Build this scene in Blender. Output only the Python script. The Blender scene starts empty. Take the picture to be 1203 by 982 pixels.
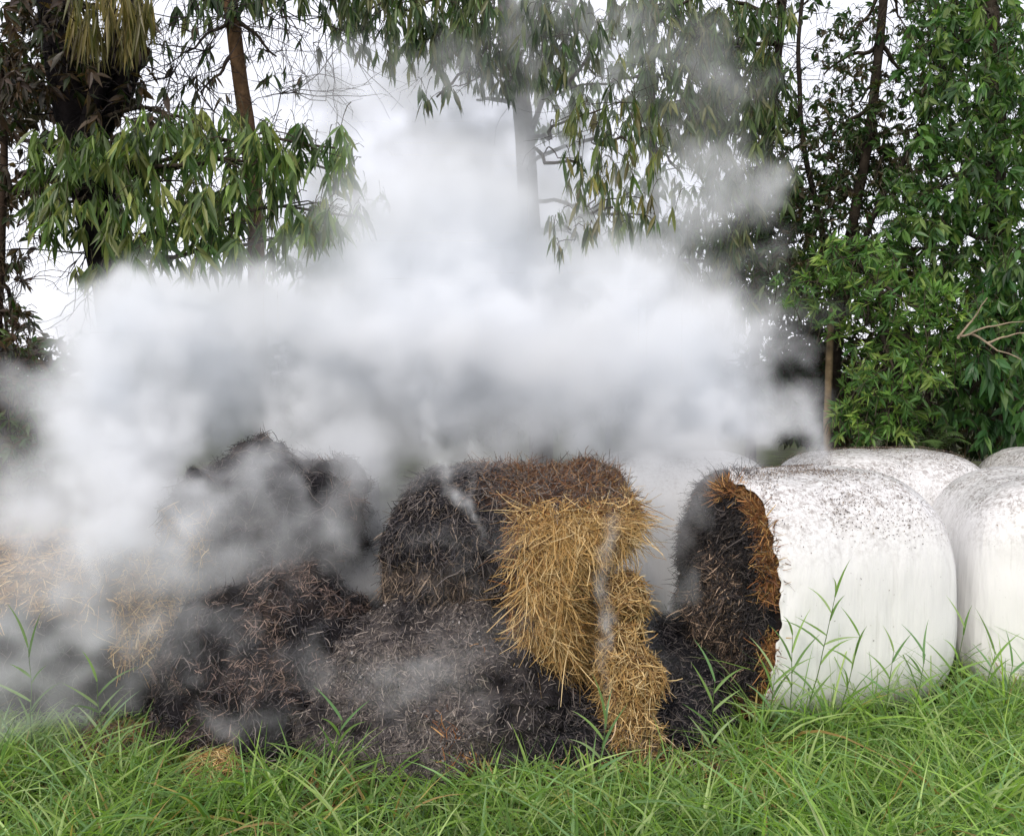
import bpy, math
import numpy as np
from mathutils import Vector, Matrix

sc = bpy.context.scene
R = math.radians
rng = np.random.default_rng(11)

# ------------------------------------------------------------------ camera, sky, sun, exposure
GZ = -.13                            # the ground level; heights below are measured from a 1.62 m lower datum under the eye
CAM_Z, PITCH, W0, H0, FPX = 1.62, 2.8, 1203.0, 982.0, 1042.0
cam_d = bpy.data.cameras.new('camera'); cam = bpy.data.objects.new('camera', cam_d)
sc.collection.objects.link(cam); sc.camera = cam
cam.location = (0, 0, CAM_Z); cam.rotation_euler = (R(90 - PITCH), 0, 0)
cam_d.sensor_fit = 'HORIZONTAL'; cam_d.sensor_width = 36.0; cam_d.lens = 36.0 * FPX / W0
cam_d.clip_start = 0.05; cam_d.clip_end = 2000

SUN_EL, SUN_AZ = 38.0, 205.0        # azimuth clockwise from +Y: behind the camera, a little to its left
world = bpy.data.worlds.new('World'); sc.world = world; world.use_nodes = True
nt = world.node_tree; nt.nodes.clear()
sky = nt.nodes.new('ShaderNodeTexSky'); sky.sky_type = 'NISHITA'; sky.sun_disc = False
sky.sun_elevation = R(SUN_EL); sky.sun_rotation = R(SUN_AZ); sky.dust_density = 3.0; sky.air_density = 1.0
mixw = nt.nodes.new('ShaderNodeMix'); mixw.data_type = 'RGBA'
mixw.inputs[0].default_value = 0.80
mixw.inputs[7].default_value = (11.0, 11.0, 11.9, 1)      # the thin bright overcast in front of the blue
bg = nt.nodes.new('ShaderNodeBackground'); bg.inputs[1].default_value = 0.10
ow = nt.nodes.new('ShaderNodeOutputWorld')
nt.links.new(sky.outputs[0], mixw.inputs[6]); nt.links.new(mixw.outputs[2], bg.inputs[0]); nt.links.new(bg.outputs[0], ow.inputs[0])

sun_d = bpy.data.lights.new('sun', 'SUN'); sun_d.energy = 1.5; sun_d.angle = R(14); sun_d.color = (1.0, 0.90, 0.78)
sun = bpy.data.objects.new('sun', sun_d); sc.collection.objects.link(sun)
az, el = R(SUN_AZ), R(SUN_EL)
to_sun = Vector((math.sin(az) * math.cos(el), math.cos(az) * math.cos(el), math.sin(el)))
sun.rotation_euler = to_sun.to_track_quat('Z', 'Y').to_euler(); sun.location = to_sun * 20

sc.view_settings.view_transform = 'Standard'; sc.view_settings.look = 'None'
sc.view_settings.gamma = 1.0; sc.view_settings.use_curve_mapping = False
sc.view_settings.exposure = 0.35
cy = sc.cycles
cy.max_bounces = 12; cy.diffuse_bounces = 3; cy.glossy_bounces = 2; cy.transmission_bounces = 3
cy.volume_bounces = 12; cy.transparent_max_bounces = 8
cy.volume_step_rate = 2.0; cy.volume_preview_step_rate = 2.0; cy.volume_max_steps = 256
cy.use_denoising = True
cy.use_adaptive_sampling = True; cy.adaptive_threshold = 0.015

# ------------------------------------------------------------------ helpers
def at(px, py, Y):
    """world point on the sight line of photograph pixel (px, py) at forward distance Y"""
    dx = (px - W0 / 2) / FPX; dy = -(py - H0 / 2) / FPX
    p = R(PITCH)
    fy = math.cos(p) + dy * math.sin(p); fz = -math.sin(p) + dy * math.cos(p)
    return np.array([dx / fy * Y, Y, CAM_Z + fz / fy * Y])

def tag(o, label=None, cat=None, group=None, kind=None):
    for k, v in (('label', label), ('category', cat), ('group', group), ('kind', kind)):
        if v: o[k] = v
    return o

def empty(name, loc=(0, 0, 0), rz=0.0):
    o = bpy.data.objects.new(name, None); sc.collection.objects.link(o)
    o.location = loc; o.rotation_euler = (0, 0, rz); o.empty_display_size = 0.2
    return o

def mesh_obj(name, verts, quads, mat, parent=None, cols=None, smooth=False, tris=None):
    verts = np.asarray(verts, np.float32).reshape(-1, 3)
    quads = np.asarray(quads, np.int32).reshape(-1, 4) if quads is not None and len(quads) else np.zeros((0, 4), np.int32)
    tris = np.asarray(tris, np.int32).reshape(-1, 3) if tris is not None and len(tris) else np.zeros((0, 3), np.int32)
    me = bpy.data.meshes.new(name)
    me.vertices.add(len(verts)); me.vertices.foreach_set('co', verts.ravel())
    nl = quads.size + tris.size; nf = len(quads) + len(tris)
    me.loops.add(nl); me.loops.foreach_set('vertex_index', np.concatenate([quads.ravel(), tris.ravel()]))
    me.polygons.add(nf)
    starts = np.concatenate([np.arange(len(quads)) * 4, len(quads) * 4 + np.arange(len(tris)) * 3]).astype(np.int32)
    me.polygons.foreach_set('loop_start', starts)
    me.polygons.foreach_set('use_smooth', np.full(nf, smooth))
    me.update(calc_edges=True)
    if cols is not None:
        a = me.color_attributes.new('tint', 'FLOAT_COLOR', 'POINT')
        c = np.ones((len(verts), 4), np.float32); c[:, :3] = np.asarray(cols).reshape(-1, 3)
        a.data.foreach_set('color', c.ravel())
    me.materials.append(mat)
    o = bpy.data.objects.new(name, me); sc.collection.objects.link(o)
    if parent is not None: o.parent = parent
    return o

class Geo:
    """collects pieces that belong to ONE object"""
    def __init__(s): s.v, s.q, s.c, s.n = [], [], [], 0
    def add(s, v, q, c):
        v = np.asarray(v, float).reshape(-1, 3); q = np.asarray(q).reshape(-1, 4)
        c = np.broadcast_to(np.asarray(c, float), (len(v), 3)) if np.ndim(c) < 2 else np.asarray(c).reshape(-1, 3)
        s.v.append(v); s.q.append(q + s.n); s.c.append(c); s.n += len(v)
    def build(s, name, mat, parent=None, smooth=False):
        off = np.zeros(3)
        v = np.concatenate(s.v)
        return mesh_obj(name, v, np.concatenate(s.q), mat, parent, np.concatenate(s.c), smooth)

def unit(a): return a / np.maximum(np.linalg.norm(a, axis=-1, keepdims=True), 1e-9)
def sst(a, b, x): t = np.clip((x - a) / (b - a), 0, 1); return t * t * (3 - 2 * t)
def rand_unit(n): return unit(rng.normal(size=(n, 3)))

_G = np.random.default_rng(5).random((4, 48, 48, 48)).astype(np.float32)
def vnoise(p, f, ch=0):
    q = np.asarray(p, float) * f + 100.37
    i = np.floor(q).astype(int); t = q - i; t = t * t * (3 - 2 * t); i %= 48; j = (i + 1) % 48
    g = _G[ch]; o = 0
    for a, xa, wa in ((0, i[..., 0], 1 - t[..., 0]), (1, j[..., 0], t[..., 0])):
        for xb, wb in ((i[..., 1], 1 - t[..., 1]), (j[..., 1], t[..., 1])):
            for xc, wc in ((i[..., 2], 1 - t[..., 2]), (j[..., 2], t[..., 2])):
                o = o + g[xa, xb, xc] * wa * wb * wc
    return o
def fbm(p, f=1.0, octv=4, ch=0):
    s = 0; a = 0.5; n = 0
    for k in range(octv): s = s + a * (vnoise(p, f * 2.03 ** k, (ch + k) % 4) - .5) * 2; n += a; a *= .55
    return s / n

def blades(P, D, N, L, Wd, prof, bend, fold=0.0, lift=None, twist=0.0, wig=None):
    """n curved blades (leaves, grass, straw): returns verts, quads, verts per blade.
    P base, D direction, N facing, bend (n,3) displacement at the tip (times L)."""
    n = len(P); k = len(prof); t = np.linspace(0, 1, k)
    L = np.broadcast_to(L, n)[:, None, None]; Wd = np.broadcast_to(Wd, n)[:, None, None]
    c = P[:, None] + D[:, None] * L * t[None, :, None] + bend[:, None] * L * (t ** 2)[None, :, None]
    if lift is not None: c = c + N[:, None] * (np.broadcast_to(lift, n)[:, None, None] * np.sin(np.pi * t)[None, :, None])
    if wig is not None: c = c + wig[:, None] * L * np.sin(2 * np.pi * t)[None, :, None]
    tan = np.gradient(c, axis=1)
    side = unit(np.cross(tan, N[:, None]))
    if twist: 
        a = (rng.uniform(-1, 1, n) * twist)[:, None, None] * t[None, :, None] + rng.uniform(-.5, .5, n)[:, None, None] * twist
        nn = unit(np.cross(side, tan)); side = side * np.cos(a) + nn * np.sin(a)
    w = side * Wd * np.asarray(prof)[None, :, None] * .5
    if fold:
        up = unit(np.cross(side, tan)) * Wd * np.asarray(prof)[None, :, None] * fold
        V = np.stack([c - w + up, c, c + w + up], 2); m = 3
    else:
        V = np.stack([c - w, c + w], 2); m = 2
    base = np.arange(n)[:, None, None] * (k * m) + (np.arange(k - 1) * m)[None, :, None] + np.arange(m - 1)[None, None, :]
    Q = np.stack([base, base + 1, base + 1 + m, base + m], -1)
    return V.reshape(-1, 3), Q.reshape(-1, 4), k * m

def tube(path, rad, sides=8, seed=0.0, rough=0.0):
    path = np.asarray(path, float); k = len(path)
    rad = np.broadcast_to(np.asarray(rad, float), k)
    tan = unit(np.gradient(path, axis=0)); ref = np.array([0.31, 0.9, 0.17])
    a = unit(np.cross(tan, ref)); b = np.cross(tan, a)
    th = np.arange(sides) / sides * 2 * np.pi
    V = path[:, None] + rad[:, None, None] * (np.cos(th)[None, :, None] * a[:, None] + np.sin(th)[None, :, None] * b[:, None])
    if rough: V = V + (V - path[:, None]) * (fbm(V + seed, 3.0 / max(rad.max(), .05) * .12, 3)[..., None] * rough)
    i = np.arange(k - 1)[:, None] * sides; j = np.arange(sides)[None]
    Q = np.stack([i + j, i + (j + 1) % sides, i + sides + (j + 1) % sides, i + sides + j], -1)
    return V.reshape(-1, 3), Q.reshape(-1, 4)

def wander(p0, p1, k=10, amp=.1, sag=0.0, seed=0):
    t = np.linspace(0, 1, k)[:, None]
    p = np.asarray(p0) * (1 - t) + np.asarray(p1) * t
    L = np.linalg.norm(np.asarray(p1) - p0)
    w = np.stack([fbm(np.stack([t[:, 0] * 1.7 + seed * 3.1, t[:, 0] * 0 + c * 7.7 + seed, t[:, 0] * 0], -1), 1.0, 3, c) for c in range(3)], -1)
    p = p + w * amp * L * np.sin(np.pi * t) ** .7
    p[:, 2] += sag * L * np.sin(np.pi * t[:, 0])
    return p

# ------------------------------------------------------------------ materials
def new_mat(name):
    m = bpy.data.materials.new(name); m.use_nodes = True
    t = m.node_tree; b = t.nodes['Principled BSDF']
    return m, t, b

def mat_tint(name, rough=.8, spec=.3, trans=0.0, noise=(0.0, 1.0), bump=0.0, bump_scale=20, tcol=(1, 1, 1)):
    """colour comes from the object's own 'tint' attribute, varied by noise"""
    m, t, b = new_mat(name)
    at_ = t.nodes.new('ShaderNodeAttribute'); at_.attribute_name = 'tint'
    col = at_.outputs['Color']
    tc = t.nodes.new('ShaderNodeTexCoord')
    if noise[0] > 0:
        n = t.nodes.new('ShaderNodeTexNoise'); n.inputs['Scale'].default_value = noise[1]; n.inputs['Detail'].default_value = 4
        t.links.new(tc.outputs['Object'], n.inputs['Vector'])
        mr = t.nodes.new('ShaderNodeMapRange'); mr.inputs[1].default_value = .25; mr.inputs[2].default_value = .75
        mr.inputs[3].default_value = 1 - noise[0]; mr.inputs[4].default_value = 1 + noise[0]
        t.links.new(n.outputs[0], mr.inputs[0])
        mx = t.nodes.new('ShaderNodeVectorMath'); mx.operation = 'SCALE'
        t.links.new(col, mx.inputs[0]); t.links.new(mr.outputs[0], mx.inputs['Scale']); col = mx.outputs[0]
    t.links.new(col, b.inputs['Base Color'])
    b.inputs['Roughness'].default_value = rough; b.inputs['Specular IOR Level'].default_value = spec
    if bump:
        n2 = t.nodes.new('ShaderNodeTexNoise'); n2.inputs['Scale'].default_value = bump_scale; n2.inputs['Detail'].default_value = 5
        t.links.new(tc.outputs['Object'], n2.inputs['Vector'])
        bp = t.nodes.new('ShaderNodeBump'); bp.inputs['Strength'].default_value = bump; bp.inputs['Distance'].default_value = .02
        t.links.new(n2.outputs[0], bp.inputs['Height']); t.links.new(bp.outputs[0], b.inputs['Normal'])
    if trans:
        tr = t.nodes.new('ShaderNodeBsdfTranslucent'); ms = t.nodes.new('ShaderNodeMixShader'); ms.inputs[0].default_value = trans
        vm = t.nodes.new('ShaderNodeVectorMath'); vm.operation = 'MULTIPLY'; vm.inputs[1].default_value = tcol
        t.links.new(col, vm.inputs[0]); t.links.new(vm.outputs[0], tr.inputs[0])
        out = t.nodes['Material Output']
        t.links.new(b.outputs[0], ms.inputs[1]); t.links.new(tr.outputs[0], ms.inputs[2]); t.links.new(ms.outputs[0], out.inputs[0])
    return m

M_leaf = mat_tint('leaf', .42, .45, .34, tcol=(1.5, 1.7, .9))
M_grass = mat_tint('grass_blade', .42, .45, .36, tcol=(1.6, 1.75, .8))
M_bark = mat_tint('bark', .95, .1, noise=(.45, 14), bump=.8, bump_scale=30)
M_straw = mat_tint('straw', .6, .35, .15)
M_body = mat_tint('hay_body', 1.0, .05, noise=(.4, 18), bump=1.0, bump_scale=45)
M_char = mat_tint('charred_hay', .85, .2)
M_flake = mat_tint('ash_flake', .9, .1)

def plastic_mat():
    m, t, b = new_mat('stretch_wrap')
    tc = t.nodes.new('ShaderNodeTexCoord')
    def mapn(scale):
        mp = t.nodes.new('ShaderNodeMapping'); mp.inputs['Scale'].default_value = scale
        t.links.new(tc.outputs['Object'], mp.inputs[0]); return mp.outputs[0]
    def noise(vec, s, d=4, r=.55):
        n = t.nodes.new('ShaderNodeTexNoise'); n.inputs['Scale'].default_value = s; n.inputs['Detail'].default_value = d; n.inputs['Roughness'].default_value = r
        t.links.new(vec, n.inputs['Vector']); return n.outputs[0]
    def ramp(x, a, b_):
        r = t.nodes.new('ShaderNodeMapRange'); r.inputs[1].default_value = a; r.inputs[2].default_value = b_
        t.links.new(x, r.inputs[0]); return r.outputs[0]
    def math_(op, a, b_):
        n = t.nodes.new('ShaderNodeMath'); n.operation = op
        for i, x in enumerate((a, b_)):
            if isinstance(x, (int, float)): n.inputs[i].default_value = x
            else: t.links.new(x, n.inputs[i])
        return n.outputs[0]
    sep = t.nodes.new('ShaderNodeSeparateXYZ'); t.links.new(tc.outputs['Object'], sep.inputs[0])
    z = sep.outputs[2]   
    # soot and dust settled on the top (object z = height above the ground), fine specks, faint runs
    hi = ramp(z, .80, 1.12)
    soot = ramp(noise(mapn((1, 1, 1)), 42, 6, .75), .44, .60)
    fine = ramp(noise(mapn((1, 1, 1)), 9, 5), .25, .6)
    dirt = math_('MULTIPLY', math_('MULTIPLY', soot, hi), fine)
    runs = ramp(noise(mapn((9, 9, .6)), 3.4, 5), .57, .74)
    spk = ramp(noise(mapn((1, 1, 1)), 90, 2), .70, .76)
    tot = math_('ADD', math_('MULTIPLY', dirt, .8), math_('ADD', math_('MULTIPLY', runs, .22), math_('MULTIPLY', spk, .30)))
    tot = math_('ADD', tot, math_('MULTIPLY', hi, .14))
    tot = math_('MINIMUM', tot, .85)
    mx = t.nodes.new('ShaderNodeMix'); mx.data_type = 'RGBA'
    mx.inputs[6].default_value = (.80, .80, .80, 1); mx.inputs[7].default_value = (.20, .17, .15, 1)
    t.links.new(tot, mx.inputs[0]); t.links.new(mx.outputs[2], b.inputs['Base Color'])
    b.inputs['Roughness'].default_value = .27; b.inputs['Specular IOR Level'].default_value = .5
    wr = math_('ADD', math_('MULTIPLY', noise(mapn((1.3, 2.2, .28)), 8, 3), 1.0), math_('MULTIPLY', noise(mapn((1, 1, 1)), 24, 2), .05))
    wv = t.nodes.new('ShaderNodeTexWave'); wv.wave_type = 'BANDS'; wv.bands_direction = 'X'; wv.wave_profile = 'SAW'
    wv.inputs['Scale'].default_value = 1.7; wv.inputs['Distortion'].default_value = 1.1; wv.inputs['Detail'].default_value = 2; wv.inputs['Detail Scale'].default_value = .8
    t.links.new(mapn((1, .25, .5)), wv.inputs['Vector'])
    wr = math_('ADD', wr, math_('MULTIPLY', wv.outputs['Fac'], .22))
    bp = t.nodes.new('ShaderNodeBump'); bp.inputs['Strength'].default_value = .42; bp.inputs['Distance'].default_value = .03
    t.links.new(wr, bp.inputs['Height']); t.links.new(bp.outputs[0], b.inputs['Normal'])
    return m
M_wrap = plastic_mat()

def ground_mat():
    m, t, b = new_mat('soil_and_turf')
    tc = t.nodes.new('ShaderNodeTexCoord')
    n = t.nodes.new('ShaderNodeTexNoise'); n.inputs['Scale'].default_value = 3; n.inputs['Detail'].default_value = 8
    t.links.new(tc.outputs['Object'], n.inputs['Vector'])
    cr = t.nodes.new('ShaderNodeValToRGB'); e = cr.color_ramp.elements
    e[0].position = .3; e[0].color = (.018, .016, .010, 1); e[1].position = .7; e[1].color = (.05, .065, .02, 1)
    t.links.new(n.outputs[0], cr.inputs[0]); t.links.new(cr.outputs[0], b.inputs['Base Color'])
    b.inputs['Roughness'].default_value = 1; b.inputs['Specular IOR Level'].default_value = .1
    bp = t.nodes.new('ShaderNodeBump'); bp.inputs['Strength'].default_value = 1; bp.inputs['Distance'].default_value = .05
    n2 = t.nodes.new('ShaderNodeTexNoise'); n2.inputs['Scale'].default_value = 22; n2.inputs['Detail'].default_value = 6
    t.links.new(tc.outputs['Object'], n2.inputs['Vector']); t.links.new(n2.outputs[0], bp.inputs['Height']); t.links.new(bp.outputs[0], b.inputs['Normal'])
    return m

# ------------------------------------------------------------------ ground: one sheet to the horizon
def axis_pts(lo, hi, fine_lo, fine_hi, step):
    a = list(np.arange(fine_lo, fine_hi, step)); x = fine_lo; s = step; l = []
    while x > lo: s *= 1.5; x -= s; l.append(x)
    x = a[-1]; s = step; h = []
    while x < hi: s *= 1.5; x += s; h.append(x)
    return np.array(l[::-1] + a + h)
gx = axis_pts(-500, 500, -5, 6, .12); gy = axis_pts(-200, 900, 1.5, 10, .12)
GX, GY = np.meshgrid(gx, gy, indexing='ij')
GP = np.stack([GX, GY, 0 * GX], -1)
GP[..., 2] = fbm(GP, .9, 3) * .035 * (np.hypot(GX, GY) < 40) + GZ
def gz(x, y): 
    p = np.stack([x, y, 0 * x], -1); return fbm(p, .9, 3) * .035 + GZ
ni, nj = GX.shape
I = (np.arange(ni - 1)[:, None] * nj + np.arange(nj - 1)[None])
g = mesh_obj('ground', GP, np.stack([I, I + nj, I + nj + 1, I + 1], -1), ground_mat(), smooth=True)
tag(g, kind='structure')

# ------------------------------------------------------------------ surfaces of bales
def bale_grid(hx, Rr, n1=5.0, n2=2.6, a=90, b=150, sag=.05, hz=None):
    """rounded cylinder along local x, resting on z=0; grid (a, b): a from left cap centre to right cap centre"""
    hz = hz or Rr
    ph = np.linspace(0.0, np.pi, a); th = np.linspace(0, 2 * np.pi, b, endpoint=False)
    r1 = 1 / (np.abs(np.cos(ph)) ** n1 + np.abs(np.sin(ph)) ** n1) ** (1 / n1)
    # even spacing along the profile
    X = -hx * np.cos(ph) * r1; Q = np.sin(ph) * r1
    d = np.concatenate([[0], np.cumsum(np.hypot(np.diff(X), np.diff(Q) * Rr))]); u = np.linspace(0, d[-1], a)
    X = np.interp(u, d, X); Q = np.interp(u, d, Q)
    n2 = np.where(np.sin(th) < 0, max(n2, 4.5), n2)
    r2 = 1 / (np.abs(np.cos(th)) ** n2 + np.abs(np.sin(th)) ** n2) ** (1 / n2)
    Yc = Rr * r2 * np.cos(th); Zc = hz * r2 * np.sin(th)
    P = np.stack([np.broadcast_to(X[:, None], (a, b)), Q[:, None] * Yc[None], Q[:, None] * Zc[None]], -1)
    P[..., 2] += hz
    k = 1 + sag * (1 - P[..., 2] / (2 * hz)) ; P[..., 1] *= k
    return P, u / d[-1], th
def grid_quads(a, b, wrap=True):
    i = np.arange(a - 1)[:, None] * b
    j = np.arange(b if wrap else b - 1)[None]
    return np.stack([i + j, i + (j + 1) % b, i + b + (j + 1) % b, i + b + j], -1).reshape(-1, 4)
def grid_normals(P, wrap=True):
    du = np.gradient(P, axis=0)
    dv = (np.roll(P, -1, 1) - np.roll(P, 1, 1)) if wrap else np.gradient(P, axis=1)
    n = unit(np.cross(dv, du))
    return n
def outward(P, N, c):
    s = np.sign(((P - c) * N).sum(-1, keepdims=True)); s[s == 0] = 1
    return N * s

def sample_grid(P, N, n, weight=None):
    a = np.linalg.norm(np.cross(np.gradient(P, axis=0), np.gradient(P, axis=1)), axis=-1)
    a = np.minimum(a, np.percentile(a, 97))
    if weight is not None: a = a * weight
    idx = rng.choice(a.size, n, p=(a / a.sum()).ravel())
    i, j = np.unravel_index(idx, a.shape)
    p = P[i, j]; nn = N[i, j]
    jit = rng.normal(size=(n, 3)) * .012
    return p + jit - nn * (jit * nn).sum(-1, keepdims=True), nn, i, j

def strands(P, N, L, Wd, tang_bias=None, bias=0.0, lift=.01, out=.15, curl=.5, k=5, down=0.0):
    n = len(P)
    d = rand_unit(n)
    if tang_bias is not None: d = d + np.asarray(tang_bias) * bias
    d = d - N * (d * N).sum(-1, keepdims=True); d = unit(d) + N * (rng.normal(size=(n, 1)) * out * .5 + out * .5); d = unit(d)
    bend = rand_unit(n) * curl * rng.random((n, 1)); bend -= N * np.clip((bend * N).sum(-1, keepdims=True), None, 0) * .7
    bend[:, 2] -= down * rng.random(n)
    prof = [.7, 1, 1, 1, .9, .8, .5]
    wig = rand_unit(n) * .16 * curl * rng.random((n, 1))
    P0 = P - d * (np.broadcast_to(L, n)[:, None] * .5)
    V, Q, m = blades(P0 + N * lift, d, unit(N + rand_unit(n) * .5), L, Wd, prof, bend, twist=1.2, wig=wig)
    return V, Q, m

STRAW = np.array([[.50, .33, .125], [.60, .43, .20], [.36, .21, .075], [.72, .55, .29], [.46, .28, .10], [.17, .09, .035]])
RUST = np.array([[.30, .12, .035], [.38, .18, .06], [.20, .08, .03], [.46, .26, .10], [.13, .06, .03]])
CHAR = np.array([[.018, .017, .020], [.042, .038, .041], [.085, .074, .073], [.028, .026, .029], [.15, .13, .12]])
ASH = np.array([[.12, .10, .09], [.20, .17, .15], [.07, .06, .06], [.28, .24, .21], [.05, .045, .045]])
def pick(pal, n, var=.15, wts=None):
    w = None if wts is None else np.asarray(wts) / np.sum(wts)
    return pal[rng.choice(len(pal), n, p=w)] * (1 + rng.normal(size=(n, 1)) * var).clip(.5, 1.6)

def flakes(P, N, n_c, size, cols):
    """small bent flakes of ash lying on a surface"""
    n = len(P); d = rand_unit(n); d = unit(d - N * (d * N).sum(-1, keepdims=True))
    V, Q, m = blades(P + N * .003, d, unit(N + rand_unit(n) * .3), size, np.asarray(size) * rng.uniform(.25, .8, n), [.3, 1, .8, .2], rand_unit(n) * .3, lift=.004)
    return V, Q, np.repeat(cols, m, 0)

# ---- white wrapped bales
def wrapped_bale(name_loc, rz, hx, Rr, hz, label, seed, burnt=False, sink=.15, n1=5.2, n2=3.0, flk=900, dirt=1.0):
    root = empty('wrapped_bale', (name_loc[0], name_loc[1], -sink), rz)
    tag(root, label, 'hay bale', 'white wrapped bales')
    a, b = 120, 190
    P, u, th = bale_grid(hx, Rr, n1, n2, a, b, sag=.03, hz=hz)
    N = outward(P, grid_normals(P), np.array([0, 0, hz]))
    disp = fbm(P + seed, 1.6, 3) * .028
    disp += fbm(P * np.array([1.5, 1, .35]) + seed, 9, 3, 1) * .006            # pulled folds
    disp[0] = disp[0].mean(); disp[-1] = disp[-1].mean()
    P = P + N * disp[..., None]
    zr = P[..., 2] / (2 * hz); P[..., 0] -= .09 * np.clip((zr - .62) / .38, 0, 1) ** 1.6 * np.clip(P[..., 0] / hx, 0, 1)
    if burnt: P[..., 0] += .05 * np.clip((zr - .5) / .5, 0, 1) ** 2 * np.clip(-P[..., 0] / hx, 0, 1)
    
    if not burnt:
        mesh_obj('plastic_wrap', P, grid_quads(a, b), M_wrap, root, smooth=True)
        i0 = 0
    else:
        # the wrap survives only beyond a melted edge just behind the left rim
        cs = np.stack([np.cos(th), np.sin(th), th * 0], -1); edge = .264 + .034 * fbm(cs, 2.2, 4) + .012 * fbm(cs, 14, 3, 2) + .085 * sst(-.25, .45, cs[..., 0]) * sst(-.6, .2, cs[..., 1])
        topm = np.clip(np.sin(th), 0, 1); 
        s = np.linspace(0, 1, a)[:, None]
        uu = edge[None] * (1 - s) + s
        Pi = np.empty((a, b, 3))
        for j in range(b):
            for c in range(3): Pi[:, j, c] = np.interp(uu[:, j], u, P[:, j, c])
        Ni = outward(Pi, grid_normals(Pi), np.array([0, 0, hz]))
        curl = np.exp(-((uu - edge[None]) / .008) ** 2)
        Pw = Pi + Ni * (.012 + curl * .012 * (1 + fbm(Pi, 30, 2)))[..., None]
        o = mesh_obj('plastic_wrap', Pw, grid_quads(a, b), M_wrap, root, smooth=True)
        md = o.modifiers.new('thickness', 'SOLIDIFY'); md.thickness = .004; md.offset = -1
    if flk:
        Ps, Ns, i, j = sample_grid(P, N, flk, weight=np.clip(.5 + 2.5 * fbm(P + seed, 5, 4, 1), .02, 2) * (np.clip((P[..., 2] / (2 * hz) - .70) / .3, 0, 1) ** 1.7 + .004 * dirt) * ((u > .29)[:, None] if burnt else 1))
        cols = pick(np.array([[.07, .06, .06], [.16, .12, .09], [.30, .24, .18], [.12, .10, .09]]), flk)
        V, Q, C = flakes(Ps + Ns * .012, Ns, flk, rng.uniform(.003, .010, flk), cols)
        o = mesh_obj('ash_flakes', V, Q, M_flake, root, C); o['kind'] = 'stuff'
    return root, P, N, u, th

rootA, PA, NA, uA, thA = wrapped_bale((1.61, 4.93), math.atan2(.30, .95), .65, .59, .615,
    'large white wrapped bale with its left end burnt open and black', 3.0, burnt=True, sink=.15, flk=5000)
wrapped_bale((3.12, 5.06), R(80), .62, .60, .61, 'bluish white wrapped bale at the right edge, standing in tall grass', 11.0, sink=.15, flk=500)
wrapped_bale((2.70, 6.45), R(8), .70, .58, .61, 'soot dusted white bale behind the large burnt-open one, in front of the bushes', 21.0, flk=5000)
wrapped_bale((4.22, 6.55), R(0), .62, .58, .615, 'sliver of a white bale behind the bluish one, cut by the right edge', 31.0, flk=500)
wrapped_bale((1.25, 6.5), R(-6), .66, .58, .605, 'white bale under brown debris in the back row, half lost in smoke', 41.0, flk=1800)

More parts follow.
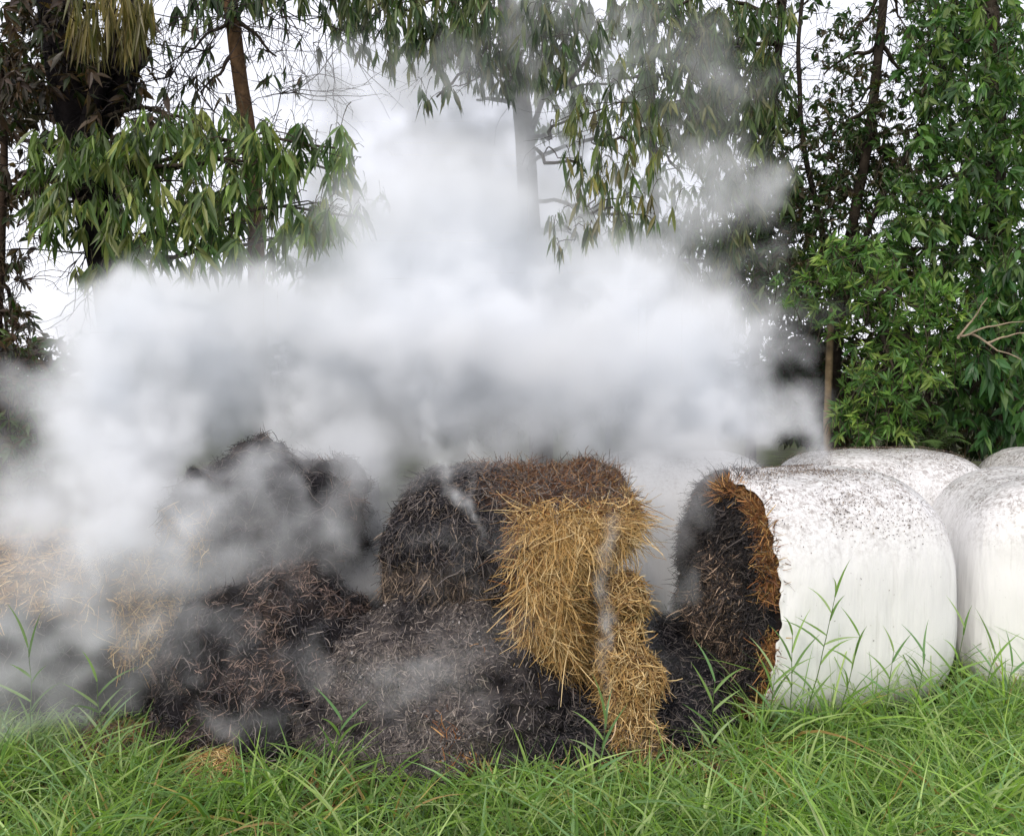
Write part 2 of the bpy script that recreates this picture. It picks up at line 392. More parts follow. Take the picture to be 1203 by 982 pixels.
# ---- burnt end of the front wrapped bale: charred hay inside + rust straw rim
def burnt_end():
    a, b = PA.shape[:2]
    P = PA.copy(); u = uA[:, None] + 0 * P[..., 0]
    cap = np.clip(1 - u / .225, 0, 1)
    # the burnt face is eaten back unevenly
    dep = (.02 - .34 * fbm(P + 7, 2.4, 5)) * np.clip(cap * 1.6, 0, 1)
    yy, zz = P[..., 1], P[..., 2]
    eat = sst(-.15, .55, yy + .25 * fbm(P + 2, 3, 3, 1)) * .26 + sst(.75, 1.15, zz + .2 * fbm(P + 9, 3, 3)) * sst(-.3, .2, yy) * .16
    P[..., 0] += dep + eat * np.clip(1.35 - u / .25, 0, 1)
    P[..., 1] -= sst(.2, .55, yy) * .12 * np.clip(1 - u / .25, 0, 1)
    P[..., 2] -= sst(.8, 1.2, zz) * sst(-.1, .35, yy) * .14 * np.clip(1.1 - u / .25, 0, 1)
    P = P + NA * (fbm(P, 11, 3)[..., None] * .02 + fbm(P, 4, 3, 2)[..., None] * .03 * (u < .26)[..., None])
    P = P - NA * .012 * (u > .24)[..., None]
    # lighter unburnt patch in the middle-bottom of the face
    y, z = P[..., 1], P[..., 2]
    patch = np.clip(1.45 - np.hypot((y + .24) / .17, (z - .48) / .36) + .35 * fbm(P, 7, 3), 0, 1) * (u < .2)
    rim = np.clip((u - (.232 + .05 * fbm(P, 6, 3, 1))) / .02, 0, 1) * (.10 + .90 * sst(.30, .0, y + .12 * fbm(P, 3, 2))) * np.clip(.75 + 1.6 * fbm(P + 3, 5, 3, 2), .1, 1)
    n = 240
    keep = int(a * .42)
    P, rim, patch, u = P[:keep], rim[:keep], patch[:keep], u[:keep]
    Nn = outward(P, grid_normals(P), np.array([.3, 0, .56]))
    base = np.array([.012, .012, .014]); col = base + patch[..., None] * np.array([.12, .085, .065]) + rim[..., None] * np.array([.055, .026, .01])
    mesh_obj('charred_hay', P, grid_quads(keep, b), M_body, rootA, col.reshape(-1, 3), smooth=True)
    G = Geo()
    m = 23000
    p, nn, i, j = sample_grid(P, Nn, m, weight=(u < np.where(P[..., 1] > -.1, .35, .25)) * (1 + 1.2 * (P[..., 2] > .8)))
    isp = rng.random(m) < patch[i, j] * .75
    c = np.where(isp[:, None], pick(ASH * np.array([1.7, 1.45, 1.2]), m), pick(CHAR * .6, m, .3))
    V, Q, k = strands(p, nn, rng.uniform(.03, .10, m), rng.uniform(.002, .0055, m), (0, 0, -1), .8, lift=.0, out=.16, curl=.9)
    G.add(V, Q, np.repeat(c, k, 0))
    m2 = 5200
    p, nn, i, j = sample_grid(P, Nn, m2, weight=(u < .39) * np.where(u < .24, 1, sst(-.15, .2, P[..., 1])) * sst(.1, .5, P[..., 2]) + 1e-7)
    V, Q, k = strands(p, nn, rng.uniform(.03, .11, m2), rng.uniform(.002, .0045, m2), (0, 0, -1), .3, lift=.01, out=.8, curl=1.0)
    G.add(V, Q, np.repeat(pick(CHAR * .6, m2, .3), k, 0)); G.build('charred_strands', M_char, rootA)['kind'] = 'stuff'
    G = Geo(); m = 6000
    p, nn, i, j = sample_grid(P, Nn, m, weight=rim * (u < .258) )
    c = pick(np.concatenate([RUST, RUST * .6, STRAW[[0, 2, 5]] * .9]), m, .3)
    V, Q, k = strands(p, nn, rng.uniform(.03, .10, m), rng.uniform(.0025, .006, m), (-.5, 0, -.3), .5, lift=.012, out=.25, curl=1.1)
    G.add(V, Q, np.repeat(c, k, 0)); G.build('straw_rim', M_straw, rootA)
burnt_end()

# ---- the half burnt straw bale in the middle
def straw_bale():
    cx, cyy, hx, Ry, hz = -.02, 4.66, .62, .56, .62
    root = empty('straw_bale', (cx, cyy, GZ), R(0))
    tag(root, 'half burnt bale in the middle, its right half golden straw and its left half charred', 'hay bale', 'burning unwrapped bales')
    a, b = 190, 240
    P, u, th = bale_grid(hx, Ry, 9, 5.0, a, b, sag=.0, hz=hz)
    c0 = np.array([0, 0, hz])
    N = outward(P, grid_normals(P), c0)
    P[..., 2] += GZ; x, y, z = P[..., 0], P[..., 1], P[..., 2]
    front = sst(-.1, .45, -y / Ry)
    # left half: eaten away towards the left and the top; right half: bulging straw with an overhanging top edge
    left = sst(.02, -.10, x - .06 + .03 * fbm(P, 5, 2))
    e = left * front * (.11 + .10 * sst(-.1, -.6, x) + .08 * sst(.65, 1.1, z))
    P[..., 1] += e * .75
    P[..., 0] += sst(-.3, -.62, x) * .06 * sst(.7, 1.1, z)
    P[..., 1] += left * fbm(P * np.array([1, 1, 3.2]) + 4, 5, 4, 1) * .07
    P[..., 2] -= sst(-.1, -.6, x) * .05 * sst(.8, 1.1, z) + .06 * sst(.8, 1.05, z) * sst(.2, -.5, y)
    bulge = (1 - left) * front
    P[..., 1] += bulge * (-.07 * np.sin(np.clip(z / 1.1, 0, 1) * np.pi) + .12 * sst(.45, 0, z))
    P[..., 1] += bulge * sst(.40, .62, x) * (.06 + .16 * sst(.9, .6, z))        # right side rounds off and back
    P[..., 0] -= sst(.10, .62, x) * sst(.92, .58, z) * .24 * sst(.5, 0, y)
    P = P + N * (fbm(P, 3.2, 4)[..., None] * .04 + fbm(P, 9, 3, 3)[..., None] * .03 + fbm(P, 22, 3, 1)[..., None] * .016)
    P[0] = P[0].mean(0); P[-1] = P[-1].mean(0)
    N = outward(P, grid_normals(P), c0)
    x, y, z = P[..., 0], P[..., 1], P[..., 2]
    P = P - np.array([0, 0, GZ])
    nz = fbm(P, 4.5, 4, 2)
    x0 = .055 + .04 * nz + .14 * sst(.40, .0, z)
    straw = sst(-.015, .03, x - x0) * sst(1.0, .95, z + .03 * nz) * sst(.02, -.15, y)
    straw *= sst(-.08, .02, z - (-.06 + .42 * np.abs(x - .34)) + .05 * nz)
    top = sst(.95, 1.0, z + .03 * nz)
    brown = np.clip(top * sst(-.25, .1, x + .12 * nz), 0, 1)
    pale = sst(.55, .8, 1 - np.abs(z - .58) / .35) * sst(-.02, -.1, x) * np.clip(.55 + nz * 1.4, 0, 1)
    base = np.array([.014, .013, .015])
    col = base + straw[..., None] * np.array([.10, .055, .018]) + brown[..., None] * np.array([.10, .055, .03]) + pale[..., None] * np.array([.05, .04, .032]) * (1 - straw[..., None])  # under golden straw the body is coloured dark: painted shade between the strands
    mesh_obj('charred_hay', P, grid_quads(a, b), M_body, root, col.reshape(-1, 3), smooth=True)
    vis = (N[..., 1] < .5) | (N[..., 2] > .3)
    # golden straw
    G = Geo(); m = 24000
    p, nn, i, j = sample_grid(P, N, m, weight=straw * vis + 1e-6)
    c = pick(STRAW, m, .18, [3, 3, 2, 2, 3, 1]); 
    V, Q, k = strands(p, nn, rng.uniform(.035, .12, m), rng.uniform(.002, .0052, m), (.02, 0, -1), 1.7, lift=.002, out=.02, curl=1.9)
    G.add(V, Q, np.repeat(c, k, 0))
    # long loose loops hanging over the face
    m = 900
    p, nn, i, j = sample_grid(P, N, m, weight=straw * vis * (z > .25) + 1e-6)
    c = pick(STRAW, m, .15, [2, 4, 1, 4, 2, 0.3])
    V, Q, k = strands(p, nn, rng.uniform(.08, .18, m), rng.uniform(.0025, .0045, m), (0, 0, -1), 2.2, lift=.012, out=.04, curl=1.9)
    G.add(V, Q, np.repeat(c, k, 0))
    # frayed right edge
    m = 900
    w = straw * sst(.42, .56, x) + .6 * brown * sst(.35, .5, x)
    p, nn, i, j = sample_grid(P, N, m, weight=w + 1e-6)
    V, Q, k = strands(p, nn, rng.uniform(.04, .10, m), rng.uniform(.002, .004, m), (0, 0, -1), .3, lift=.01, out=.8, curl=.8, down=.6)
    G.add(V, Q, np.repeat(pick(STRAW * .85, m, .2), k, 0))
    G.build('golden_straw', M_straw, root)['kind'] = 'stuff'
    G2 = Geo(); m = 3600
    ed = straw * (1 - straw) * 4 + .5 * (np.abs(x - x0) < .05) * (z < .95) * (y < -.1)
    p, nn, i, j = sample_grid(P, N, m, weight=ed * vis + 1e-6)
    V, Q, k = strands(p, nn, rng.uniform(.03, .12, m), rng.uniform(.002, .0045, m), (0, 0, -1), 1.4, lift=.012, out=.10, curl=1.4)
    G2.add(V, Q, np.repeat(pick(np.concatenate([RUST, RUST * .5, CHAR * 1.3]), m, .25), k, 0)); G2.build('scorched_edge', M_straw, root)['kind'] = 'stuff'
    # brown singed top
    G = Geo(); m = 9000
    p, nn, i, j = sample_grid(P, N, m, weight=brown * vis + 1e-6)
    c = np.where(rng.random((m, 1)) < .55, pick(RUST * np.array([.62, .68, .9]), m, .2), pick(ASH * .8, m, .2))
    V, Q, k = strands(p, nn, rng.uniform(.03, .10, m), rng.uniform(.002, .0045, m), lift=.006, out=.12, curl=1.2)
    G.add(V, Q, np.repeat(c, k, 0)); G.build('singed_straw', M_straw, root)['kind'] = 'stuff'
    # charred fuzz
    G = Geo(); m = 26000
    cw = (1 - straw) * (1 - brown) * vis
    p, nn, i, j = sample_grid(P, N, m, weight=cw + 1e-6)
    isp = rng.random(m) < pale[i, j] * .7 + .14
    c = np.where(isp[:, None], pick(ASH * np.array([1.0, .9, .78]), m, .2), pick(CHAR, m, .3))
    V, Q, k = strands(p, nn, rng.uniform(.03, .11, m), rng.uniform(.002, .005, m), (0, 0, -1), .8, lift=.002, out=.14, curl=.9, down=.4)
    G.add(V, Q, np.repeat(c, k, 0)); G.build('charred_strands', M_char, root)['kind'] = 'stuff'
straw_bale()

# ---- collapsed bales on the left, heaps, spills: lumpy bodies covered in strands
def lumpy(name, label, cat, loc, hx, Ry, hz, n1, n2, seed, rough, zones, group=None, rz=0, parts=('charred_hay', 'strands'), shape=None, a=110, b=160, kind=None, body=(.022, .020, .022), flk=0):
    """zones: list of (weight function of local P and noise, palette, count, length range, width range, out, name, material, body colour)"""
    root = empty(name, (loc[0], loc[1], (loc[2] if len(loc) > 2 else 0) + GZ), rz)
    tag(root, label, cat, group, kind)
    P, u, th = bale_grid(hx, Ry, n1, n2, a, b, sag=.1, hz=hz)
    c0 = np.array([0, 0, hz * .8])
    N = outward(P, grid_normals(P), c0)
    if shape is not None: P = shape(P)
    S = P + seed
    P = P + N * (fbm(S, 2.6, 4)[..., None] * rough + fbm(S, 7, 3, 2)[..., None] * rough * .5 + fbm(S * np.array([1, 1, 3.0]), 4.5, 4, 3)[..., None] * rough * .7 + fbm(S, 20, 3, 1)[..., None] * .018)
    P[0] = P[0].mean(0); P[-1] = P[-1].mean(0)
    N = outward(P, grid_normals(P), c0); nz = fbm(P + seed, 4.5, 4, 2)
    col = np.zeros(P.shape) + np.array(body)
    wts = []
    for zf, *_r in zones:
        w = np.clip(zf(P, nz), 0, 1); wts.append(w); col = col * (1 - w[..., None]) + np.array(_r[-1]) * w[..., None]
    mesh_obj(parts[0], P, grid_quads(a, b), M_body, root, col.reshape(-1, 3), smooth=True)
    for w, (zf, pal, cnt, Lr, Wr, out, pname, mt, bc) in zip(wts, zones):
        vis = ((N[..., 1] < .6) | (N[..., 2] > .2)) & (P[..., 2] > -.05)
        p, nn, i, j = sample_grid(P, N, cnt, weight=w * vis + 1e-7)
        V, Q, k = strands(p, nn, rng.uniform(*Lr, cnt), rng.uniform(*Wr, cnt), (0, 0, -1), .5, lift=.003, out=out, curl=.75, down=.2)
        o = mesh_obj(pname, V, Q, mt, root, np.repeat(pick(pal, cnt, .22), k, 0)); o['kind'] = 'stuff'
    if flk:
        p, nn, i, j = sample_grid(P, N, flk, weight=((N[..., 1] < .6) | (N[..., 2] > .2)) * np.clip(.2 + nz * 2, .02, 1) + 1e-7)
        V, Q, C = flakes(p + nn * .006, nn, flk, rng.uniform(.003, .011, flk) * rng.uniform(.6, 1.4, flk), pick(np.array([[.22, .21, .20], [.15, .14, .13], [.30, .28, .27], [.08, .075, .075]]), flk))
        mesh_obj('ash_flakes', V, Q, M_flake, root, C)['kind'] = 'stuff'
    return root

ALL = lambda P, n: 1.0 + 0 * n
lumpy('charred_bale', 'tall black charred bale wrapped in smoke left of the half burnt one', 'hay bale', (-1.33, 5.0), .50, .56, .645, 4, 2.5, 5.0, .13,
      [(ALL, CHAR, 16000, (.03, .12), (.002, .005), .2, 'charred_strands', M_char, (.013, .012, .014)),
       (lambda P, n: sst(.1, .5, n + .25 * (P[..., 2] < .6)) , ASH * np.array([.9, .75, .65]), 2600, (.04, .12), (.002, .005), .4, 'ash_strands', M_char, (.04, .032, .028)),
       (lambda P, n: sst(-.1, -.35, P[..., 0]) * sst(.35, .6, P[..., 2]) * sst(1.1, .9, P[..., 2]) * sst(-.2, .3, n), STRAW * .8, 2200, (.05, .14), (.003, .006), .3, 'singed_straw', M_straw, (.12, .07, .03))],
      group='burning unwrapped bales', rz=R(-6))
lumpy('collapsed_bale', 'slumped straw bale at the far left, smouldering with golden patches on its front', 'hay bale', (-2.42, 4.85), .78, .50, .42, 4, 2.6, 9.0, .09,
      [(ALL, CHAR, 9000, (.03, .12), (.002, .005), .2, 'charred_strands', M_char, (.02, .018, .018)),
       (lambda P, n: sst(.50, .62, P[..., 2] + .25 * n) * sst(.5, .0, P[..., 0]) + sst(.36, .44, P[..., 0]) * sst(.25, .4, P[..., 2] + .1 * n), STRAW, 7000, (.05, .16), (.003, .007), .25, 'golden_straw', M_straw, (.20, .115, .04))],
      group='burning unwrapped bales', rz=R(4))
def mound(P):
    P = P.copy(); z = P[..., 2]
    q = np.clip(z / z.max(), 0, 1); P[..., 1] *= 1 + .6 * (1 - q); P[..., 0] *= 1.25 - .4 * q; P[..., 1] += .16 * q; return P
lumpy('ash_heap', 'grey heap of ash and burnt hay at the foot of the half burnt bale', 'ash heap', (-.36, 4.12, -.03), .58, .30, 0.340, 2.4, 1.8, 13.0, .10,
      [(ALL, CHAR, 9000, (.02, .09), (.002, .005), .2, 'charred_strands', M_char, (.018, .016, .017)),
       (lambda P, n: sst(-.35, .2, n) * sst(.6, .0, P[..., 0]), ASH, 14000, (.02, .07), (.0015, .0045), .16, 'ash_strands', M_char, (.13, .115, .11)),
       (lambda P, n: sst(.25, .5, n) * sst(-.1, .3, P[..., 0]), RUST, 260, (.04, .12), (.003, .006), .5, 'singed_straw', M_straw, (.05, .03, .02))],
      shape=mound, group='heaps of burnt hay', rz=R(3), parts=('ash_body',), flk=2600)
lumpy('charred_heap', 'low black heap at the foot of the tall charred bale, behind green grass', 'ash heap', (-1.20, 4.30, -.03), .48, .30, 0.390, 2.6, 2.2, 17.0, .10,
      [(ALL, CHAR, 9000, (.02, .10), (.002, .005), .2, 'charred_strands', M_char, (.012, .011, .012)),
       (lambda P, n: sst(-.05, .35, n), ASH * np.array([1.0, .85, .8]), 6000, (.03, .10), (.002, .005), .22, 'ash_strands', M_char, (.045, .035, .03))],
      shape=mound, group='heaps of burnt hay', rz=R(-12), parts=('ash_body',))
lumpy('charred_heap', 'coal black pile in the gap between the golden straw and the big white bale', 'ash heap', (.80, 4.66, -.03), .24, .42, 0.210, 2.6, 2.2, 23.0, .08,
      [(ALL, CHAR, 9000, (.02, .10), (.002, .005), .2, 'charred_strands', M_char, (.010, .010, .012))],
      shape=mound, group='heaps of burnt hay', rz=R(8), parts=('ash_body',))
lumpy('charred_heap', 'black crumbled hay under the lower edge of the golden straw', 'ash heap', (.20, 4.08, -.03), .32, .20, 0.150, 2.6, 2.2, 27.0, .06,
      [(ALL, CHAR, 6000, (.02, .09), (.002, .005), .2, 'charred_strands', M_char, (.012, .012, .013)),
       (lambda P, n: sst(.1, .45, n), ASH * .8, 1500, (.03, .09), (.002, .005), .22, 'ash_strands', M_char, (.05, .04, .035))],
      shape=mound, group='heaps of burnt hay', rz=R(8), parts=('ash_body',))
def lean(P):
    P = P.copy(); z = P[..., 2] / P[..., 2].max(); P[..., 0] *= 1.25 - .6 * z; P[..., 0] -= .03 * z; P[..., 1] *= 1.35 - .6 * z; P[..., 1] += .12 * z; return P
lumpy('loose_straw', 'loose golden straw slumped down the right side of the half burnt bale', 'straw pile', (.555, 4.05, -.02), .10, .12, 0.390, 2.4, 2.1, 31.0, .09,
      [(ALL, STRAW * .95, 5200, (.04, .12), (.002, .005), .25, 'straw_strands', M_straw, (.10, .06, .025)),
       (lambda P, n: sst(.1, -.1, P[..., 2] - .18 + .1 * n), ASH * np.array([1.6, 1.4, 1.1]), 900, (.04, .12), (.002, .006), .22, 'ash_strands', M_char, (.08, .06, .04))],
      shape=lean, group='small heaps of loose straw', parts=('straw_body',), a=60, b=90)
def little_heap(px, py, Y, r, label, pal=STRAW, cnt=1500, fl=.55):
    p = at(px, py, Y)
    lumpy('loose_straw', label, 'straw pile', (p[0], Y, -.02), r, r * .8, r * fl, 2.4, 2.1, px * .1, .02,
          [(ALL, pal, cnt, (.04, .12), (.002, .0045), .3, 'straw_strands', M_straw, (.09, .06, .03))], shape=mound, group='small heaps of loose straw', parts=('straw_body',), a=30, b=50)
little_heap(243, 890, 3.72, .10, 'small tan clump of straw in the grass below the black heap', STRAW * 1.1, 1500)
little_heap(125, 858, 3.95, .24, 'flat brown litter of straw in the grass below the slumped bale', np.concatenate([ASH[:3], STRAW[[0, 2, 5]] * .8]), 4200, .2)
little_heap(375, 940, 3.45, .08, 'dark tan wisp of straw deep in the grass near the bottom edge', RUST, 700)

def litter(n=5200):
    x = rng.uniform(-2.9, 1.1, n); y = 3.95 - np.abs(rng.normal(size=n)) * .22 + .1 * np.sin(x * 3)
    p = np.stack([x, y, gz(x, y) + rng.random(n) * .05], -1)
    keep = fbm(p + 5, 2.5, 3) > rng.normal(size=n) * .3 + .02; p = p[keep]; n = len(p)
    N = unit(np.tile([0, 0, 1.0], (n, 1)) + rng.normal(size=(n, 3)) * .3)
    V, Q, k = strands(p, N, rng.uniform(.04, .14, n), rng.uniform(.002, .005, n), lift=.01, out=.2, curl=1.0)
    pal = np.concatenate([STRAW * .8, RUST * .8, CHAR, ASH])
    o = mesh_obj('straw_litter', V, Q, M_straw, None, np.repeat(pick(pal, n), k, 0)); tag(o, 'charred and brown straw litter strewn in the grass at the foot of the heaps', 'straw litter', kind='stuff')
litter()

# ------------------------------------------------------------------ trees
GREEN = np.array([[.080, .150, .034], [.115, .195, .045], [.048, .105, .028], [.18, .235, .060], [.085, .155, .050]])
DROOP = np.array([[.055, .095, .028], [.085, .125, .035], [.040, .070, .025], [.12, .14, .045], [.15, .14, .05]])
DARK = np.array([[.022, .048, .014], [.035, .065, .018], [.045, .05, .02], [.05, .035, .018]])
BROWN = np.array([[.05, .03, .02], [.08, .05, .025], [.035, .03, .018], [.03, .045, .015]])
LEAFP = [.08, .62, 1.0, .82, .42, .03]

class Tree:
    def __init__(s, name, label, cat='tree', group=None):
        s.root_args = (name, label, cat, group); s.wood = Geo(); s.leaf = Geo(); s.twig = Geo(); s.base = None
    def stem(s, pts, r0, r1, col=(.05, .04, .035), sides=12, rough=.15):
        pts = np.asarray(pts, float)
        if s.base is None: s.base = pts[0].copy()
        # smooth resample
        k = 26; d = np.concatenate([[0], np.cumsum(np.linalg.norm(np.diff(pts, axis=0), axis=1))])
        u = np.linspace(0, d[-1], k); p = np.stack([np.interp(u, d, pts[:, c]) for c in range(3)], -1)
        for _ in range(3): p[1:-1] = (p[:-2] + 2 * p[1:-1] + p[2:]) / 4
        L = d[-1]
        w = np.stack([fbm(np.stack([u * 1.1, u * 0 + c * 5 + pts[0, 0], u * 0 + 3], -1), .8, 3, c) for c in range(2)], -1) * .05
        p[:, :2] += w * np.sin(np.pi * np.linspace(0, 1, k))[:, None]
        rad = np.linspace(r0, r1, k); rad[0] *= 1.25
        V, Q = tube(p, rad, sides, seed=pts[0, 0], rough=rough); s.wood.add(V, Q, col)
        s.last = p; return p
    def limb(s, p0, p1, r=.03, col=(.06, .045, .035), sag=.05, amp=.25, sides=6):
        p = wander(p0, p1, 12, amp, sag, seed=float(p1[0] * 3 + p1[2]))
        V, Q = tube(p, np.linspace(r, r * .35, len(p)), sides); s.wood.add(V, Q, col); return p
    def sprigs(s, C, nl, L, Wd, pal, droop=.8, spread=.6, wcol=(.05, .045, .03), hub=None, bend=.35, var=.25, twig_len=.3, twr=.004):
        """C (n,3) sprig points; nl leaves each. droop=1 hangs straight down"""
        n = len(C)
        axis = rand_unit(n) * (1 - droop) + np.array([0, 0, -1.0]) * droop
        axis = unit(axis)
        P = np.repeat(C, nl, 0); A = np.repeat(axis, nl, 0); m = n * nl
        off = rng.random((m, 1)) * .45 * L
        P = P - A * off + rng.normal(size=(m, 3)) * L * .05
        D = unit(A + rand_unit(m) * spread)
        N = unit(rand_unit(m) + np.array([0, -.5, .6]))
        Ls = L * rng.uniform(.42, 1.2, m)
        bd = np.zeros((m, 3)); bd[:, 2] = -bend * rng.random(m)
        V, Q, k = blades(P, D, N, Ls, Wd * Ls / L * rng.uniform(.8, 1.2, m), LEAFP, bd, fold=.16)
        shade = np.repeat(pick(pal, n, var), nl, 0) * rng.uniform(.75, 1.25, (m, 1))
        mixc = rng.random((m, 1)) < .35; shade = np.where(mixc, pick(pal, m, .1), shade)
        s.leaf.add(V, Q, np.repeat(shade, k, 0))
        # twigs
        hubp = C + rand_unit(n) * .12 + np.array([0, .03, .12]) * (1 if droop > .3 else -.6) if hub is None else C + (hub - C) * np.minimum(1, twig_len / np.maximum(np.linalg.norm(hub - C, axis=1, keepdims=True), .05))
        q = 4; t = np.linspace(0, 1, q)[None, :, None]
        path = hubp[:, None] * (1 - t) + (C - axis * 0)[:, None] * t; path[..., 2] += .05 * np.sin(np.pi * t[..., 0])
        th = np.arange(3) / 3 * 2 * np.pi
        tan = unit(path[:, -1] - path[:, 0]); a_ = unit(np.cross(tan, [0.3, .9, .1])); b_ = np.cross(tan, a_)
        rr = np.linspace(twr, twr * .5, q)[None, :, None, None]
        VV = path[:, :, None] + rr * (np.cos(th)[None, None, :, None] * a_[:, None, None] + np.sin(th)[None, None, :, None] * b_[:, None, None])
        base = np.arange(n)[:, None, None] * (q * 3) + (np.arange(q - 1) * 3)[None, :, None]; j = np.arange(3)[None, None]
        QQ = np.stack([base + j, base + (j + 1) % 3, base + 3 + (j + 1) % 3, base + 3 + j], -1)
        s.twig.add(VV, QQ, wcol)
    def twigs(s, origins, n, L, r=.004, col=(.05, .04, .035), dirb=(0, 0, 0), k=7, amp=.35):
        """bare branching twigs"""
        for _ in range(n):
            o = origins[rng.integers(len(origins))]
            d = unit(rand_unit(1)[0] + np.asarray(dirb)); l = L * rng.uniform(.5, 1.2)
            p = wander(o, o + d * l, k, amp, 0, seed=rng.random() * 50)
            V, Q = tube(p, np.linspace(r, r * .3, k), 4); s.twig.add(V, Q, col)
            for _b in range(2):
                q = p[rng.integers(2, k - 1)]; d2 = unit(d + rand_unit(1)[0] * .9); p2 = wander(q, q + d2 * l * .5, 5, amp, 0, seed=rng.random() * 50)
                V, Q = tube(p2, np.linspace(r * .6, r * .2, 5), 3); s.twig.add(V, Q, col)
    def build(s, leafmat=None):
        name, label, cat, group = s.root_args
        root = empty(name, tuple(s.base)); tag(root, label, cat, group)
        off = -s.base
        for G, nm, mt in ((s.wood, 'trunk', M_bark), (s.twig, 'twigs', M_bark), (s.leaf, 'crown', leafmat or M_leaf)):
            if G.n:
                G.v = [v + off for v in G.v]
                o = G.build(nm, mt, root, smooth=(nm == 'trunk'))
                if nm != 'trunk': o['kind'] = 'stuff'
        return root

def region(px, py, rx, ry, Y0, Y1, n, power=.5):
    """n points inside an ellipse seen around pixel (px,py), spread over depth Y0..Y1 metres"""
    out = []
    for _ in range(n):
        a = rng.random() * 2 * np.pi; r = rng.random() ** power
        out.append(at(px + rx * r * math.cos(a), py + ry * r * math.sin(a), rng.uniform(Y0, Y1)))
    return np.array(out)
def gnd(px, Y): return np.array([at(px, 440, Y)[0], Y, GZ - .04])

def leafy(T, regs, nl, L, Wd, pal, **kw):
    """each region is a bough: a limb runs from the nearest trunk point to its middle"""
    for (px, py, rx, ry, Y0, Y1, n) in regs:
        C = region(px, py, rx, ry, Y0, Y1, n); c = C.mean(0)
        tp = T.last[np.argmin(np.linalg.norm(T.last - (c + [0, 0, .3]), axis=1))]
        lp = T.limb(tp, c, kw.get('lr', .022), kw.get('lcol', (.055, .045, .035)))
        kk = {k: v for k, v in kw.items() if k not in ('lr', 'lcol')}
        for q in range(max(2, n // 14)):
            e = C[rng.integers(n)]; T.limb(lp[rng.integers(4, 12)], e, .007, kw.get('lcol', (.055, .045, .035)), sides=4)
        T.sprigs(C, nl, L, Wd, pal, **kk)

# big dark trunk at the left with a bough of long drooping leaves in front
BK = (.011, .009, .010)
T = Tree('broadleaf_tree', 'dark thick trunked tree at upper left with long drooping green leaves', 'tree', 'trees behind the bales')
T.stem([gnd(185, 7.0), at(150, 380, 7.0), at(112, 240, 7.0), at(88, 120, 7.0), at(66, 0, 7.0), at(40, -160, 7.1), at(30, -320, 7.1)], .23, .12, BK, 16, .22)
main = T.last.copy()
T.stem([main[13], at(150, 100, 6.9), at(160, 40, 6.9), at(150, -60, 7.0), at(160, -240, 7.1)], .10, .05, BK, 12, .2)
T.last = main
T.stem([main[12], at(100, 150, 6.8), at(135, 60, 6.8), at(120, -80, 6.9)], .07, .04, BK, 10, .2); T.last = main
leafy(T, [(100, 225, 75, 50, 6.0, 6.9, 52), (190, 215, 80, 65, 5.9, 6.9, 64), (270, 195, 80, 55, 6.0, 6.9, 56), (330, 175, 55, 30, 6.0, 6.5, 20),
          (390, 175, 25, 22, 6.0, 6.4, 7), (300, 270, 90, 50, 5.9, 6.8, 70), (200, 285, 80, 42, 5.9, 6.8, 50), (365, 265, 35, 26, 6.0, 6.4, 12), (420, 262, 22, 14, 6.2, 6.5, 4), (160, 165, 60, 30, 6.0, 6.9, 34), (70, 190, 40, 40, 6.2, 7, 30), (240, 150, 60, 18, 6.2, 7, 24), (400, 200, 20, 40, 6.3, 6.8, 10), (60, 260, 30, 30, 6.2, 6.9, 16), (130, 320, 50, 18, 6.3, 6.9, 14)],
      8, .175, .034, GREEN * np.array([1.15, 1.0, 1.1]), droop=.72, spread=.62, var=.4)
leafy(T, [(130, 18, 50, 40, 6.2, 6.6, 40)], 9, .24, .022, np.array([[.15, .13, .035], [.11, .11, .03], [.19, .15, .05]]), droop=.95, spread=.3)
leafy(T, [(60, 50, 80, 70, 6.4, 7.0, 60), (150, 90, 60, 70, 6.4, 7.0, 30), (40, 60, 70, 80, 7.0, 8.2, 110), (30, 180, 60, 70, 7.0, 8.4, 80), (120, 90, 60, 70, 6.6, 8.5, 70), (20, 270, 40, 50, 7.0, 8.0, 22)], 7, .13, .04, BROWN, droop=.5, spread=.9)
T.twigs(main[10:22], 110, .9, .007, BK, dirb=(.2, -.2, 0)); T.twigs([at(200, 90, 6.8), at(240, 60, 6.9), at(180, 130, 6.8), at(250, 130, 7)], 40, .8, .005, (.03, .025, .025))
T.build()

# thinner brown trunk beside it
T = Tree('broadleaf_tree', 'slim pale brown trunk rising out of the smoke right of the dark one', 'tree', 'trees behind the bales')
T.stem([gnd(315, 7.4), at(300, 330, 7.4), at(290, 130, 7.4), at(280, 70, 7.4), at(273, 10, 7.4), at(255, -120, 7.4), at(250, -300, 7.5)], .085, .045, (.10, .062, .035), 12, .12)
main = T.last.copy()
leafy(T, [(275, 0, 50, 20, 6.9, 7.6, 18), (350, -10, 40, 30, 6.9, 7.4, 14), (395, 5, 40, 30, 6.9, 7.4, 12), (230, 10, 30, 25, 7, 7.5, 8), (260, -90, 120, 60, 7, 8, 40)], 7, .17, .035, DROOP * np.array([.8, .9, .9]), droop=.85, spread=.45)
leafy(T, [(215, 60, 40, 45, 7.0, 7.6, 12), (330, 70, 45, 50, 7.2, 7.8, 14), (245, 110, 40, 25, 7.1, 7.6, 8)], 5, .13, .028, DARK * 1.3, droop=.8, spread=.6)
T.twigs([at(330, 10, 7.3), at(260, 20, 7.3), at(300, -10, 7.3), at(220, 20, 7.2), at(380, 20, 7.4), at(240, 100, 7.5), at(330, 110, 7.5)], 70, .95, .005, (.04, .032, .03), dirb=(0, 0, -.25))
T.twigs([at(360, 90, 7.8), at(400, 60, 7.8), at(330, 60, 7.8)], 26, .6, .003, (.10, .09, .08))
T.build()

